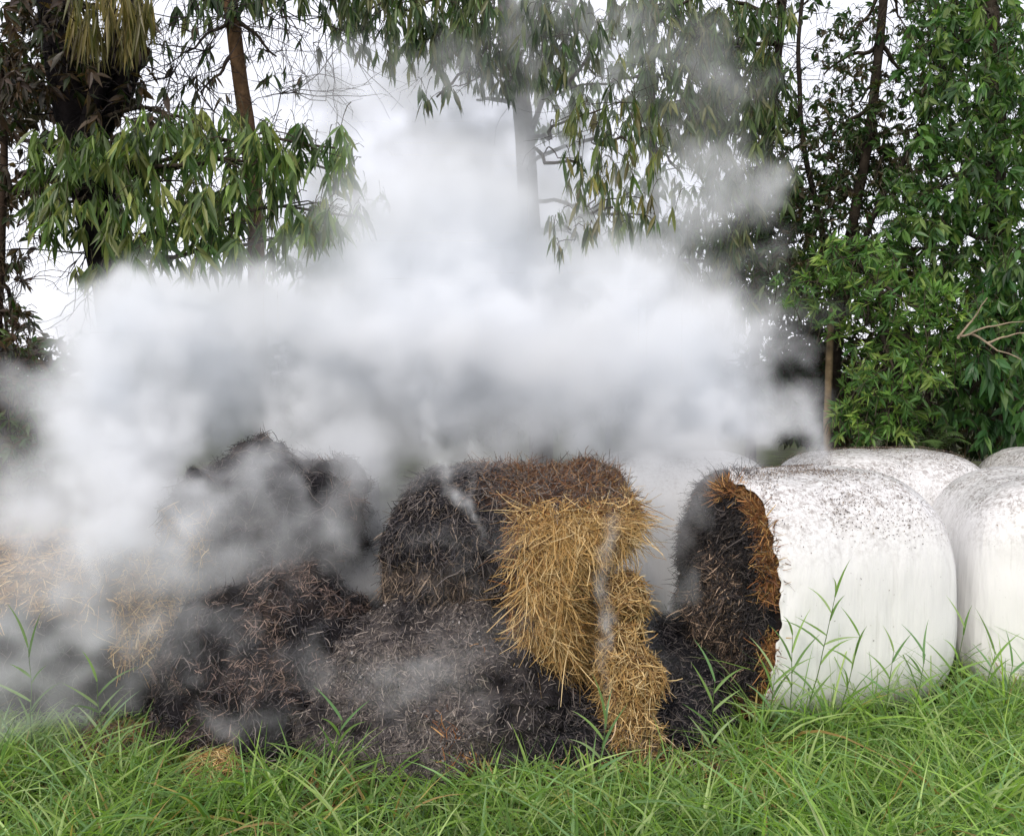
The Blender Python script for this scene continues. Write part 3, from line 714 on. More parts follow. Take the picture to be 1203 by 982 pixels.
# middle tree with long leaves hanging in at the top
T = Tree('gum_tree', 'tree in the middle behind the smoke whose long leaves hang in from the top edge', 'tree', 'trees behind the bales')
T.stem([gnd(640, 8.2), at(632, 400, 8.2), at(622, 250, 8.2), at(620, 150, 8.2), at(600, 60, 8.2), at(590, -60, 8.1), at(580, -260, 8.0)], .12, .07, (.09, .075, .065), 12, .12)
main = T.last.copy()
T.limb(main[15], at(560, 118, 8.0), .03); T.limb(main[14], at(700, 40, 7.9), .03)
leafy(T, [(450, 15, 50, 40, 6.6, 7.4, 46), (520, 20, 60, 42, 6.6, 7.4, 70), (590, 25, 60, 50, 6.6, 7.4, 90), (650, 40, 55, 55, 6.6, 7.4, 84), (560, 75, 50, 28, 6.7, 7.3, 22), (480, 55, 55, 32, 6.8, 7.5, 40), (430, 20, 50, 40, 7.2, 8.0, 50), (600, 60, 70, 50, 7.2, 8.0, 60),
          (620, 95, 35, 22, 6.7, 7.3, 14), (510, 110, 26, 16, 6.8, 7.2, 6), (720, 55, 45, 35, 6.7, 7.2, 16), (690, 10, 50, 30, 6.8, 7.6, 22), (540, -60, 160, 50, 6.6, 8.2, 70)],
      6, .145, .030, DROOP * np.array([.8, .9, .95]), droop=.8, spread=.48, var=.4)
leafy(T, [(700, 130, 50, 30, 6.4, 7.0, 18), (745, 165, 55, 45, 6.4, 7.0, 34), (680, 190, 30, 40, 6.4, 6.9, 16), (720, 240, 50, 34, 6.4, 6.9, 22), (670, 265, 24, 40, 6.4, 6.8, 12), (760, 255, 40, 24, 6.5, 7.0, 12)],
      6, .145, .027, DROOP * np.array([1.25, 1.2, 1.1]), droop=.88, spread=.42, var=.35)
T.twigs([at(600, 60, 7.6), at(660, 60, 7.4), at(520, 30, 7.4), at(730, 120, 7.0), at(700, 90, 7.0)], 50, .7, .004, (.06, .05, .045), dirb=(0, 0, -.3))
T.build()

# second hanging tree, right of the middle
T = Tree('gum_tree', 'narrow leaved tree right of the middle, olive foliage fading into the smoke', 'tree', 'trees behind the bales')
T.stem([gnd(880, 8.6), at(885, 420, 8.6), at(895, 300, 8.6), at(900, 180, 8.6), at(915, 60, 8.6), at(930, -80, 8.5), at(930, -260, 8.4)], .055, .03, (.04, .032, .028), 10, .12)
main = T.last.copy()
leafy(T, [(800, 40, 60, 45, 7.2, 8.4, 110), (860, 60, 60, 50, 7.2, 8.4, 110), (790, 120, 55, 45, 7.0, 8.0, 90), (840, 150, 60, 50, 7.0, 8.0, 120), (885, 215, 55, 45, 7.2, 8.2, 110), (830, 290, 60, 45, 7.2, 8.2, 100), (750, 330, 60, 50, 8, 8.8, 60), (890, 120, 50, 50, 7.4, 8.4, 80),
          (830, 360, 60, 36, 7.2, 8.2, 80), (790, 270, 40, 25, 7.2, 7.8, 14), (880, 20, 60, 30, 7.2, 8.2, 34), (760, 20, 40, 30, 7.4, 8.4, 24), (850, -70, 120, 50, 7.2, 8.6, 60), (868, 350, 40, 22, 7, 7.8, 14)],
      7, .15, .030, DROOP * np.array([.9, 1.0, .95]), droop=.75, spread=.55)
T.twigs(main[10:22], 110, .9, .005, (.04, .033, .03))
T.build()

T = Tree('broadleaf_tree', 'farther hazy tree filling the gap between the middle tree and the right one', 'tree', 'trees behind the bales')
T.stem([gnd(760, 10.4), at(762, 400, 10.4), at(770, 250, 10.4), at(765, 100, 10.4), at(770, -80, 10.4)], .07, .04, (.06, .05, .045), 10, .12)
leafy(T, [(730, 90, 70, 60, 9.8, 10.8, 90), (800, 200, 70, 60, 9.8, 10.8, 100), (700, 280, 60, 50, 9.8, 10.8, 60), (870, 100, 60, 60, 9.8, 10.8, 80), (900, 300, 70, 60, 9.8, 10.8, 110), (760, 370, 80, 50, 9.8, 10.8, 90), (790, 0, 90, 60, 9.8, 10.8, 90), (650, 120, 40, 50, 9.8, 10.8, 40), (830, 310, 60, 50, 9.8, 10.8, 80)],
      7, .17, .04, GREEN * np.array([.9, .85, 1.0]), droop=.75, spread=.6)
T.build()

# far dim tree seen through the smoke on the left of the middle
T = Tree('broadleaf_tree', 'dim tree left of the middle, nearly hidden in the smoke column', 'tree', 'trees behind the bales')
T.stem([gnd(440, 9.6), at(430, 330, 9.6), at(420, 240, 9.6), at(410, 180, 9.6)], .06, .025, (.05, .045, .04), 8, .1)
leafy(T, [(410, 300, 50, 55, 9.2, 9.9, 40), (350, 330, 40, 35, 9.2, 9.9, 26), (460, 340, 50, 40, 9.2, 9.9, 26), (430, 240, 25, 25, 9.3, 9.8, 10)], 7, .16, .035, GREEN, droop=.7, spread=.6)
T.build()
T = Tree('young_tree', 'small pointed tree standing dim inside the smoke above the half burnt bale', 'tree', 'trees behind the bales')
T.stem([gnd(590, 9.4), at(588, 430, 9.4), at(586, 370, 9.4), at(584, 318, 9.4)], .035, .012, (.05, .045, .04), 8, .1)
leafy(T, [(588, 372, 22, 24, 9.2, 9.6, 22), (585, 335, 10, 14, 9.3, 9.5, 8), (590, 420, 40, 30, 9.1, 9.7, 26)], 7, .14, .03, GREEN * .8, droop=.3, spread=.9)
T.build()

# right: stemmy dark tree with sky gaps
T = Tree('broadleaf_tree', 'dark stemmed tree at right with bright sky showing between its small leaves', 'tree', 'trees behind the bales')
T.stem([gnd(985, 8.0), at(978, 400, 8.0), at(1000, 270, 8.0), at(1018, 180, 8.0), at(1030, 80, 8.0), at(1042, 0, 8.0), at(1060, -200, 8.0)], .06, .03, (.035, .028, .022), 10, .12)
m1 = T.last.copy()
T.stem([m1[9], at(960, 250, 8.1), at(940, 150, 8.1), at(935, 60, 8.1), at(950, -60, 8.1)], .03, .015, (.03, .025, .022), 8)
T.stem([m1[8], at(1020, 260, 7.9), at(1075, 170, 7.9), at(1110, 70, 7.9), at(1130, -40, 7.9)], .03, .015, (.03, .025, .022), 8)
T.stem([gnd(975, 7.4), at(972, 470, 7.4), at(974, 400, 7.4), at(978, 360, 7.4)], .035, .028, (.20, .15, .09), 10)
T.last = m1
leafy(T, [(960, 180, 55, 55, 7.6, 8.8, 130), (1010, 120, 55, 50, 7.6, 8.8, 100), (960, 270, 65, 55, 7.6, 8.6, 210), (1040, 200, 60, 55, 7.6, 8.8, 190), (1000, 320, 70, 45, 7.2, 8.4, 220), (915, 330, 50, 40, 7.2, 8.2, 130), (1010, 200, 50, 60, 8, 9, 120),
          (960, 90, 40, 30, 7.8, 8.8, 12), (1080, 110, 50, 60, 7.6, 8.8, 50), (940, 20, 50, 25, 7.8, 8.8, 14), (1060, 20, 60, 30, 7.6, 8.8, 30), (1030, -80, 130, 50, 7.6, 8.8, 60), (905, 240, 40, 45, 7.6, 8.4, 90), (1000, 50, 40, 40, 7.8, 8.8, 50)],
      8, .085, .028, DARK * np.array([1.3, 1.5, 1.3]), droop=.3, spread=1.0)
T.twigs(m1[6:22], 70, .8, .005, (.035, .028, .022)); T.build()

# dense tree filling the upper right corner
T = Tree('broadleaf_tree', 'dense leafy green tree filling the upper right corner', 'tree', 'trees behind the bales')
T.stem([gnd(1190, 8.2), at(1185, 400, 8.2), at(1170, 250, 8.2), at(1165, 100, 8.2), at(1160, -60, 8.2), at(1170, -260, 8.2)], .12, .07, (.05, .04, .03), 10)
leafy(T, [(1150, 40, 60, 55, 7.0, 8.8, 150), (1190, 120, 60, 60, 6.8, 8.8, 170), (1130, 140, 55, 50, 7.0, 8.8, 120), (1100, 220, 65, 60, 7.0, 8.6, 230), (1180, 230, 60, 55, 6.8, 8.8, 170), (1100, 70, 45, 60, 7.2, 8.8, 120),
          (1180, 330, 70, 50, 6.8, 8.8, 170), (1240, 200, 60, 180, 7.0, 9.0, 170), (1180, -70, 130, 60, 7, 9, 120), (1080, 300, 60, 45, 6.9, 8.4, 170), (1130, 20, 70, 50, 8, 9.2, 160)],
      8, .115, .036, GREEN * np.array([.85, .98, .95]), droop=.45, spread=.9, lr=.03)
T.build()

# bushes below, in front of it
T = Tree('bush', 'bright green bush with whorls of narrow leaves above the white bales', 'bush', 'bushes behind the white bales')
T.stem([gnd(1050, 7.4), at(1050, 480, 7.3), at(1040, 400, 7.2), at(1030, 330, 7.1)], .03, .012, (.07, .06, .04), 8)
leafy(T, [(1000, 310, 55, 30, 6.6, 7.4, 60), (1060, 350, 60, 35, 6.5, 7.4, 80), (1120, 380, 50, 40, 6.6, 7.4, 60), (1050, 440, 65, 35, 6.5, 7.2, 90), (1040, 490, 60, 30, 6.6, 7.2, 70), (1000, 500, 30, 28, 6.7, 7.2, 36), (1100, 420, 50, 30, 6.7, 7.4, 50), (950, 340, 45, 28, 6.8, 7.4, 44), (1010, 380, 50, 40, 6.8, 7.5, 50)],
      11, .105, .022, GREEN * np.array([1.25, 1.35, 1.2]), droop=-.1, spread=1.1, bend=.1)
T.build()
T = Tree('bush', 'broad leaved grey green bush at the right edge with bare pale twigs', 'bush', 'bushes behind the white bales')
T.stem([gnd(1170, 7.3), at(1175, 480, 7.3), at(1170, 400, 7.2), at(1165, 340, 7.1)], .03, .012, (.12, .09, .06), 8)
leafy(T, [(1170, 400, 45, 50, 6.6, 7.4, 70), (1195, 450, 30, 40, 6.6, 7.3, 44), (1190, 340, 40, 40, 6.7, 7.5, 50), (1185, 510, 35, 22, 6.9, 7.4, 26), (1130, 470, 40, 30, 7.1, 7.6, 30), (1240, 420, 40, 90, 6.7, 7.5, 60)],
      7, .13, .05, GREEN * np.array([.7, .95, 1.0]), droop=.6, spread=.7)
for a_, b_ in (((1125, 395), (1203, 378)), ((1125, 398), (1160, 350)), ((1140, 392), (1200, 423)), ((1160, 403), (1210, 390))):
    T.limb(at(*a_, 6.5), at(*b_, 6.45), .009, (.30, .24, .17), sag=.02, amp=.15)
T.build()
# dark undergrowth that closes the gaps low down
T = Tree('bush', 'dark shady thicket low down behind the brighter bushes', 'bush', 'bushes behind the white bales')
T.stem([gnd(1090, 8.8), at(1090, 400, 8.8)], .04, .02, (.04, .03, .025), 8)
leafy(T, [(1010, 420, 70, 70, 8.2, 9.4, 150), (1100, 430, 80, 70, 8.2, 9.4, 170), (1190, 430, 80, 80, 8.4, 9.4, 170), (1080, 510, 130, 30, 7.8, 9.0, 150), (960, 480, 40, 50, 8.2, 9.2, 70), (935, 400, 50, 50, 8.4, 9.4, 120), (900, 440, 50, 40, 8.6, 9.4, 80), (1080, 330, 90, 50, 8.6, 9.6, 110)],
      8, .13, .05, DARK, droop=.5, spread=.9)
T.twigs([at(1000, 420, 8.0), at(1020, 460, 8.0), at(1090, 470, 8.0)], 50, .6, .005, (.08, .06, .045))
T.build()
for (pxa, pxb, Yc, lb) in ((-150, 420, 11.5, 'low dark hedge far behind the smoke on the left'), (430, 1000, 12.0, 'low dark hedge far behind the smoke in the middle')):
    T = Tree('hedge', lb, 'hedge', 'hedges far behind the smoke')
    mid = (pxa + pxb) / 2
    T.stem([gnd(mid, Yc), at(mid, 470, Yc), at(mid, 430, Yc)], .05, .03, (.04, .03, .025), 8)
    leafy(T, [(p_, 455 + 8 * math.sin(p_), 60, 55, Yc - .5, Yc + .6, 70) for p_ in range(int(pxa), int(pxb) + 1, 62)], 7, .20, .08, DARK * 1.5, droop=.4, spread=.9)
    T.build()
# fern and dry grass tuft behind the back bale
def fern(px, py, Y):
    root = empty('fern', tuple(gnd(px, Y))); tag(root, 'pale green fern peeping over the back white bale', 'fern')
    o = gnd(px, Y); G = Geo()
    base = at(px, py, Y)
    for k in range(13):
        a = rng.uniform(0, 2 * np.pi); l = rng.uniform(.4, .6)
        tip = base + np.array([math.cos(a) * l * .8, math.sin(a) * l * .5, rng.uniform(-.05, .12)])
        t = np.linspace(0, 1, 22)[:, None]; mid = base * .5 + o * .5
        p = (1 - t) ** 2 * (base + [0, 0, -.25]) + 2 * t * (1 - t) * (base + (tip - base) * .4 + [0, 0, .16]) + t * t * tip
        V, Q = tube(p, np.linspace(.004, .001, 22), 3); G.add(V - o, Q, (.10, .14, .05))
        tan = unit(np.gradient(p, axis=0)); sd = unit(np.cross(tan, [0, 0, 1]))
        for sgn in (-1, 1):
            D = unit(sd * sgn + tan * .4)[3:]; PP = p[3:]; n = len(PP)
            V, Q, m = blades(PP, D, np.tile([0, -.3, 1.0], (n, 1)), .10 * np.sin(np.linspace(.25, 1, n) ** .8 * np.pi) + .012, .018, [1, .8, .5, .1], np.tile([0, 0, -.25], (n, 1)), fold=.1)
            G.add(V - o, Q, (.10, .17, .055))
    G.add(*tube(np.array([o, (o + base) / 2, base]) - o, [.02, .015, .01], 5), (.08, .07, .04))
    G.build('fronds', M_leaf, root)
fern(1085, 520, 7.0)
def dry_tuft(px, py, Y, n=160):
    o = gnd(px, Y); root = empty('dry_grass_tuft', tuple(o)); tag(root, 'brown dry grass tuft between the bushes above the back bale', 'grass tuft')
    P = np.tile([0, 0, 0.0], (n, 1)) + rng.normal(size=(n, 3)) * [.12, .1, 0]
    D = unit(np.stack([rng.normal(size=n) * .35, rng.normal(size=n) * .25, np.ones(n)], -1))
    V, Q, m = blades(P, D, rand_unit(n) + [0, -1, 0], rng.uniform(1.0, 1.5, n), .012, [1, .9, .7, .5, .1], np.stack([rng.normal(size=n) * .3, 0 * D[:, 0], -.25 * rng.random(n)], -1))
    mesh_obj('blades', V, Q, M_grass, root, np.repeat(pick(np.array([[.16, .10, .06], [.22, .15, .09], [.10, .07, .05]]), n), m, 0))
dry_tuft(1150, 500, 7.2)

# left edge: dark scrub, brown and green
T = Tree('shrub', 'dark scrubby shrub at the left edge, rusty brown above and green below', 'shrub')
T.stem([gnd(0, 6.8), at(5, 480, 6.8), at(0, 350, 6.8), at(8, 200, 6.8), at(0, 60, 6.8)], .05, .02, (.04, .028, .02), 8)
leafy(T, [(5, 330, 28, 40, 6.4, 7.2, 22), (10, 230, 26, 40, 6.4, 7.2, 10), (5, 110, 40, 60, 6.3, 7.2, 60), (8, 400, 32, 40, 6.4, 7.2, 34), (-40, 250, 40, 200, 6.4, 7.4, 60)], 7, .10, .035, BROWN, droop=.4, spread=.9)
leafy(T, [(12, 480, 40, 40, 6.4, 7.4, 70), (20, 540, 40, 30, 6.2, 7.2, 60), (10, 430, 36, 40, 6.6, 7.4, 40), (-10, 600, 40, 40, 6.2, 7.2, 60), (20, 390, 20, 30, 6.6, 7.4, 14)], 8, .10, .03, DARK * np.array([1.6, 1.5, 1.0]), droop=.3, spread=1.0)
T.twigs([at(20, 440, 6.5), at(20, 380, 6.5), at(25, 330, 6.6), at(40, 280, 6.6)], 40, .5, .004, (.07, .045, .035))
T.limb(at(-20, 452, 6.9), at(60, 446, 6.9), .022, (.16, .09, .06), sag=0, amp=.1)
T.build()

# ------------------------------------------------------------------ grass
GR = np.array([[.19, .31, .065], [.25, .39, .08], [.12, .22, .045], [.34, .44, .17], [.19, .33, .12]])
BLP = [.55, .95, 1.0, .85, .6, .32, .03]
def grass_band(n, ylo, yhi, xlo, xhi, hfun, seed, arch=0.0, wide=1.0):
    x = rng.uniform(xlo, xhi, n); y = rng.uniform(ylo, yhi, n)
    p = np.stack([x, y, 0 * x], -1)
    d = fbm(p + seed, 2.2, 3)
    h = hfun(x, y) * (1 + .35 * d) * rng.uniform(.55, 1.25, n)
    cl = fbm(p + seed * 2, 4.5, 3, 1); h = h * np.clip(1 + 1.1 * cl, .45, 2.0)
    keep = h > .03
    # blades grow in tufts
    tuft = np.round(p * 9 + .8 * fbm(p, 5, 2)[:, None]) / 9; p[:, :2] = p[:, :2] * .5 + (tuft + rng.normal(size=p.shape) * .008)[:, :2] * .5
    p = p[keep]; h = h[keep]; n = len(p)
    p[:, 2] = gz(p[:, 0], p[:, 1]) - .01
    az = rng.uniform(0, 2 * np.pi, n); tilt = np.abs(rng.normal(size=n)) * .38 + .05 + arch * .5
    D = unit(np.stack([np.cos(az) * np.sin(tilt), np.sin(az) * np.sin(tilt), np.cos(tilt)], -1))
    dr = np.clip(rng.uniform(.1, .95, n) ** 1.2 + arch * .5, 0, 1.25)
    bend = np.stack([np.cos(az) * dr * .75, np.sin(az) * dr * .75, -dr * .62], -1)
    N = unit(np.stack([np.cos(az), np.sin(az), np.full(n, .9)], -1) + rng.normal(size=(n, 3)) * .35)
    V, Q, m = blades(p, D, N, h * 1.25, rng.uniform(.0045, .0115, n) * wide, BLP, bend, fold=.12, twist=.5)
    zone = fbm(p + 40, 1.3, 2)[:, None]
    col = pick(GR, n, .18) * (1 + .3 * zone)
    dry = (rng.random(n) < .03)[:, None]; col = np.where(dry, pick(np.array([[.38, .30, .10], [.30, .20, .08]]), n), col)
    return V, Q, np.repeat(col, m, 0)
def hgt(x, y):
    h = .155 + .03 * sst(3.8, 3.3, y)
    # thin, trampled and burnt around the heaps
    mid = sst(-1.7, -1.0, x) * sst(1.1, .8, x)
    h = h * (1 - mid * sst(3.65, 3.9, y) * .75) * (1 - mid * .18)
    h = np.where((y > 4.05) & (x > -1.8) & (x < .95), 0, h)
    h = np.where((y > 4.22) & (x > .9) & (x < 2.4), 0, h)
    lf = sst(-1.2, -1.8, x); h = h * (1 - lf * .15) * (1 - lf * .5 * sst(3.8, 4.2, y))
    rt = sst(1.0, 1.5, x); h = h * (1 + rt * (.12 + .36 * sst(3.7, 4.1, y)))
    pf = (np.hypot((x + 1.28) / .16, (y - 3.72) / .25) < 1); h = np.where(pf, h * .45, h)
    return h
G = Geo()
V, Q, C = grass_band(22000, 2.55, 4.6, -2.9, 3.2, lambda x, y: hgt(x, y) * .7, 1.0); G.add(V, Q, C * .72)  # low fill blades tinted darker, standing in for shade beneath the long ones
V, Q, C = grass_band(15000, 2.55, 4.6, -2.9, 3.2, lambda x, y: hgt(x, y) * 1.5, 7.0, .18, 1.25); G.add(V, Q, C)
V, Q, C = grass_band(2600, 2.55, 4.3, -2.9, 3.0, lambda x, y: hgt(x, y) * 1.9, 12.0, .45, 1.3); G.add(V, Q, C * 1.05)
V, Q, C = grass_band(6000, 1.0, 2.6, -2.6, 2.6, lambda x, y: .22 + 0 * x, 3.0); G.add(V, Q, C)
V, Q, C = grass_band(9000, 4.6, 9.0, 2.0, 5.5, lambda x, y: .25 + 0 * x, 5.0); G.add(V, Q, C)
V, Q, C = grass_band(7000, 4.4, 9.0, -6.0, -3.0, lambda x, y: .35 + 0 * x, 9.0); G.add(V, Q, C)
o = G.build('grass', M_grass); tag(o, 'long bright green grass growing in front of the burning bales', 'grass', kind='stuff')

# tall stalks of cane-like grass standing in front of the white bale
def tall_stalk(px, Y, top_py, label, lean=0.0, nb=10, col=GR, bl=.20):
    b = gnd(px, Y); b[2] = GZ; top = at(px + lean, top_py, Y)
    root = empty('tall_grass', tuple(b)); tag(root, label, 'grass stalk', 'tall grass stalks along the bales')
    p = wander(np.zeros(3), top - b, 14, .05, 0, seed=px)
    V, Q = tube(p, np.linspace(.0035, .0012, 14), 5)
    mesh_obj('stem', V, Q, M_grass, root, np.tile([.10, .17, .05], (len(V), 1)))
    G = Geo(); t = np.sort(np.clip(np.linspace(.2, 1, nb) + rng.normal(size=nb) * .03, .1, 1))
    PP = np.stack([np.interp(t, np.linspace(0, 1, 14), p[:, c]) for c in range(3)], -1)
    s = np.where(np.arange(nb) % 2 == 0, 1, -1)
    D = unit(np.stack([s * rng.uniform(.15, 1.2, nb), rng.normal(size=nb) * .5, rng.uniform(.3, 1.1, nb) + t ** 3 * 1.5], -1))
    V, Q, m = blades(PP, D, np.tile([0, -.8, .6], (nb, 1)), bl * rng.uniform(.7, 1.25, nb), .011, BLP, np.stack([s * .15, 0 * s, -.35 * rng.random(nb)], -1), fold=.1)
    mesh_obj('leaf_blades', V, Q, M_grass, root, np.repeat(pick(col * np.array([.8, .85, 1.0]), nb, .1), m, 0))
stalks = [(945, 4.02, 690, 'tallest grass stalk, leafing to both sides before the white bale', 38), (985, 4.0, 745, 'second grass stalk, right beside the tallest one, leaning right', 25),
          (935, 4.05, 745, 'short grass stalk just left of the tallest one', -4), (905, 4.0, 790, 'short stalk low before the left part of the white bale', 6),
          (1045, 4.05, 765, 'grass stalk before the right half of the white bale', 5), (1075, 4.0, 770, 'stalk leaning right before the right half of the white bale', 12),
          (1112, 4.1, 735, 'tall stalk before the seam where the two front white bales meet', 22), (1150, 4.1, 765, 'stalk before the bluish bale, bending to the right', 20), (1180, 4.1, 780, 'stalk at the right border before the bluish bale', 10),
          (838, 3.75, 800, 'upright pale stalk before the black burnt end of the white bale', 2), (25, 3.9, 760, 'thin stalk rising into the smoke at the left border', 8), (110, 3.9, 800, 'thin stalk before the slumped bale at left', 4),
          (380, 3.6, 845, 'stalk leaning left before the ash heap', 22), (700, 3.6, 850, 'stalk before the loose golden straw', 12)]
for px, Y, ty, lb, ln in stalks: tall_stalk(px, Y, ty, lb, ln, nb=12 if ty < 720 else 8)

# ------------------------------------------------------------------ smoke (density worked out on a lattice, turned into a volume)
def smoke(name, lo, hi, vx, puffs, K, wa, label, nsub=(10, 26), seed=77, ks=1.0):
    lo = np.array(lo); hi = np.array(hi)
    n = np.round((hi - lo) / vx).astype(int) + 1
    ax = [lo[c] + np.arange(n[c]) * vx for c in range(3)]
    r = np.random.default_rng(seed)
    fx = [np.fft.fftfreq(n[0])[:, None, None], np.fft.fftfreq(n[1])[None, :, None], np.fft.rfftfreq(n[2])[None, None, :]]
    k = np.sqrt(sum(f ** 2 for f in fx)) / vx          # cycles per metre
    def spectral(beta, k0, stretch=(1, 1, 1)):
        kk = np.sqrt(sum((f * s) ** 2 for f, s in zip(fx, stretch))) / vx
        F = np.fft.rfftn(r.standard_normal(n).astype(np.float32)) * (kk ** 2 + (k0 * ks) ** 2) ** (-beta / 2)
        F[0, 0, 0] = 0
        o = np.fft.irfftn(F, s=tuple(n)); return (o / o.std()).astype(np.float32)
    X, Yy, Z = np.meshgrid(*ax, indexing='ij', copy=False)
    wx, wy, wz = (spectral(3.0, .5) + .35 * spectral(2.6, 1.6) + .16 * spectral(2.2, 3.5) for _ in range(3))
    X = X + wx * wa; Yy = Yy + wy * wa; Z = Z + wz * wa
    ero = spectral(2.5, .8); fine = spectral(2.2, 2.2)
    D = np.zeros(n, np.float32)
    for (px, py, Y, rx, ry, rz, den) in puffs:
        c0 = at(px, py, Y); S0 = np.array([rx / FPX * Y, rz, ry / FPX * Y])
        subs = [(c0, S0 * .8, .75)]
        nb = int(nsub[0] + nsub[1] * min(1, S0[0]))
        for _ in range(nb):
            d = r.normal(size=3); d /= np.linalg.norm(d); q = r.uniform(.45, 1.0)
            subs.append((c0 + d * S0 * q, np.full(3, S0.min() * r.uniform(.30, .75)) * np.array([1.15, 1, 1]), r.uniform(.5, 1.1)))
        for c, S, w in subs:
            sl = tuple(slice(max(0, int((c[a] - S[a] * 1.3 - 3 * wa - lo[a]) / vx)), max(0, int((c[a] + S[a] * 1.3 + 3 * wa - lo[a]) / vx) + 1)) for a in range(3))
            q = np.sqrt(((X[sl] - c[0]) / S[0]) ** 2 + ((Yy[sl] - c[1]) / S[1]) ** 2 + ((Z[sl] - c[2]) / S[2]) ** 2)
            D[sl] += (np.clip(1.25 - q, 0, 1) ** 1.3 * den * w).astype(np.float32)
    D = 1.6 * np.tanh(D / 1.6)
    # erode edges by turbulence
    rid = 1 - np.abs(spectral(2.6, .9, (1, 1, .6))) 
    D = D / (1 + .0 * D); D = D * np.exp(.42 * ero + .26 * fine + .40 * rid * np.clip(1 - D, 0, 1)) * .9 - .012
    D = np.clip(D, 0, None)
    for c in range(3):       # fade at the lattice border
        e = np.minimum(np.arange(n[c]), n[c] - 1 - np.arange(n[c])) / 5.0
        sh = [1, 1, 1]; sh[c] = -1; D = D * np.clip(e, 0, 1).reshape(sh)
    D[D < .02] = 0
    xs, ys, zs = np.meshgrid(*ax, indexing='ij')
    me = bpy.data.meshes.new(name); N_ = D.size
    me.vertices.add(N_); me.vertices.foreach_set('co', np.stack([xs.ravel(), ys.ravel(), zs.ravel()], -1).astype(np.float32).ravel())
    a = me.attributes.new('dens', 'FLOAT', 'POINT'); a.data.foreach_set('value', D.ravel().astype(np.float32))
    o = bpy.data.objects.new(name, me); sc.collection.objects.link(o)
    m = bpy.data.materials.new('smoke'); m.use_nodes = True; t = m.node_tree; t.nodes.clear()
    pv = t.nodes.new('ShaderNodeVolumePrincipled'); out = t.nodes.new('ShaderNodeOutputMaterial')
    pv.inputs['Color'].default_value = SMOKE_COL; pv.inputs['Density'].default_value = K
    pv.inputs['Density Attribute'].default_value = 'density'; pv.inputs['Anisotropy'].default_value = 0.0
    t.links.new(pv.outputs[0], out.inputs['Volume'])
    g = bpy.data.node_groups.new('smoke_grid', 'GeometryNodeTree')
    g.interface.new_socket('Geometry', in_out='INPUT', socket_type='NodeSocketGeometry'); g.interface.new_socket('Geometry', in_out='OUTPUT', socket_type='NodeSocketGeometry')
    N = g.nodes; L = g.links
    gi = N.new('NodeGroupInput'); go = N.new('NodeGroupOutput')
    vc = N.new('GeometryNodeVolumeCube')
    vc.inputs['Min'].default_value = tuple(lo - vx / 2); vc.inputs['Max'].default_value = tuple(lo + (n - .5) * vx)
    for c, nm in enumerate(('Resolution X', 'Resolution Y', 'Resolution Z')): vc.inputs[nm].default_value = int(n[c])
    pos = N.new('GeometryNodeInputPosition'); sp = N.new('ShaderNodeSeparateXYZ'); L.new(pos.outputs[0], sp.inputs[0])
    idx = None
    for c in range(3):
        s = N.new('ShaderNodeMath'); s.operation = 'SUBTRACT'; s.inputs[1].default_value = lo[c]; L.new(sp.outputs[c], s.inputs[0])
        d = N.new('ShaderNodeMath'); d.operation = 'DIVIDE'; d.inputs[1].default_value = vx; L.new(s.outputs[0], d.inputs[0])
        ro = N.new('ShaderNodeMath'); ro.operation = 'ROUND'; L.new(d.outputs[0], ro.inputs[0])
        c1 = N.new('ShaderNodeClamp'); c1.inputs['Max'].default_value = n[c] - 1; L.new(ro.outputs[0], c1.inputs['Value'])
        fi = N.new('FunctionNodeFloatToInt'); L.new(c1.outputs[0], fi.inputs[0])
        im = N.new('FunctionNodeIntegerMath'); im.operation = 'MULTIPLY'; im.inputs[1].default_value = int([n[1] * n[2], n[2], 1][c]); L.new(fi.outputs[0], im.inputs[0])
        if idx is None: idx = im.outputs[0]
        else:
            ad = N.new('FunctionNodeIntegerMath'); ad.operation = 'ADD'; L.new(idx, ad.inputs[0]); L.new(im.outputs[0], ad.inputs[1]); idx = ad.outputs[0]
    na = N.new('GeometryNodeInputNamedAttribute'); na.data_type = 'FLOAT'; na.inputs[0].default_value = 'dens'
    si = N.new('GeometryNodeSampleIndex'); si.data_type = 'FLOAT'; si.domain = 'POINT'
    L.new(gi.outputs[0], si.inputs['Geometry']); L.new(na.outputs[0], si.inputs['Value']); L.new(idx, si.inputs['Index'])
    L.new(si.outputs[0], vc.inputs['Density'])
    sm = N.new('GeometryNodeSetMaterial'); sm.inputs['Material'].default_value = m
    L.new(vc.outputs[0], sm.inputs[0]); L.new(sm.outputs[0], go.inputs[0])
    md = o.modifiers.new('smoke', 'NODES'); md.node_group = g
    me.materials.append(m)
    tag(o, label, 'smoke', kind='stuff')

SMOKE_COL = (.958, .973, .991, 1)
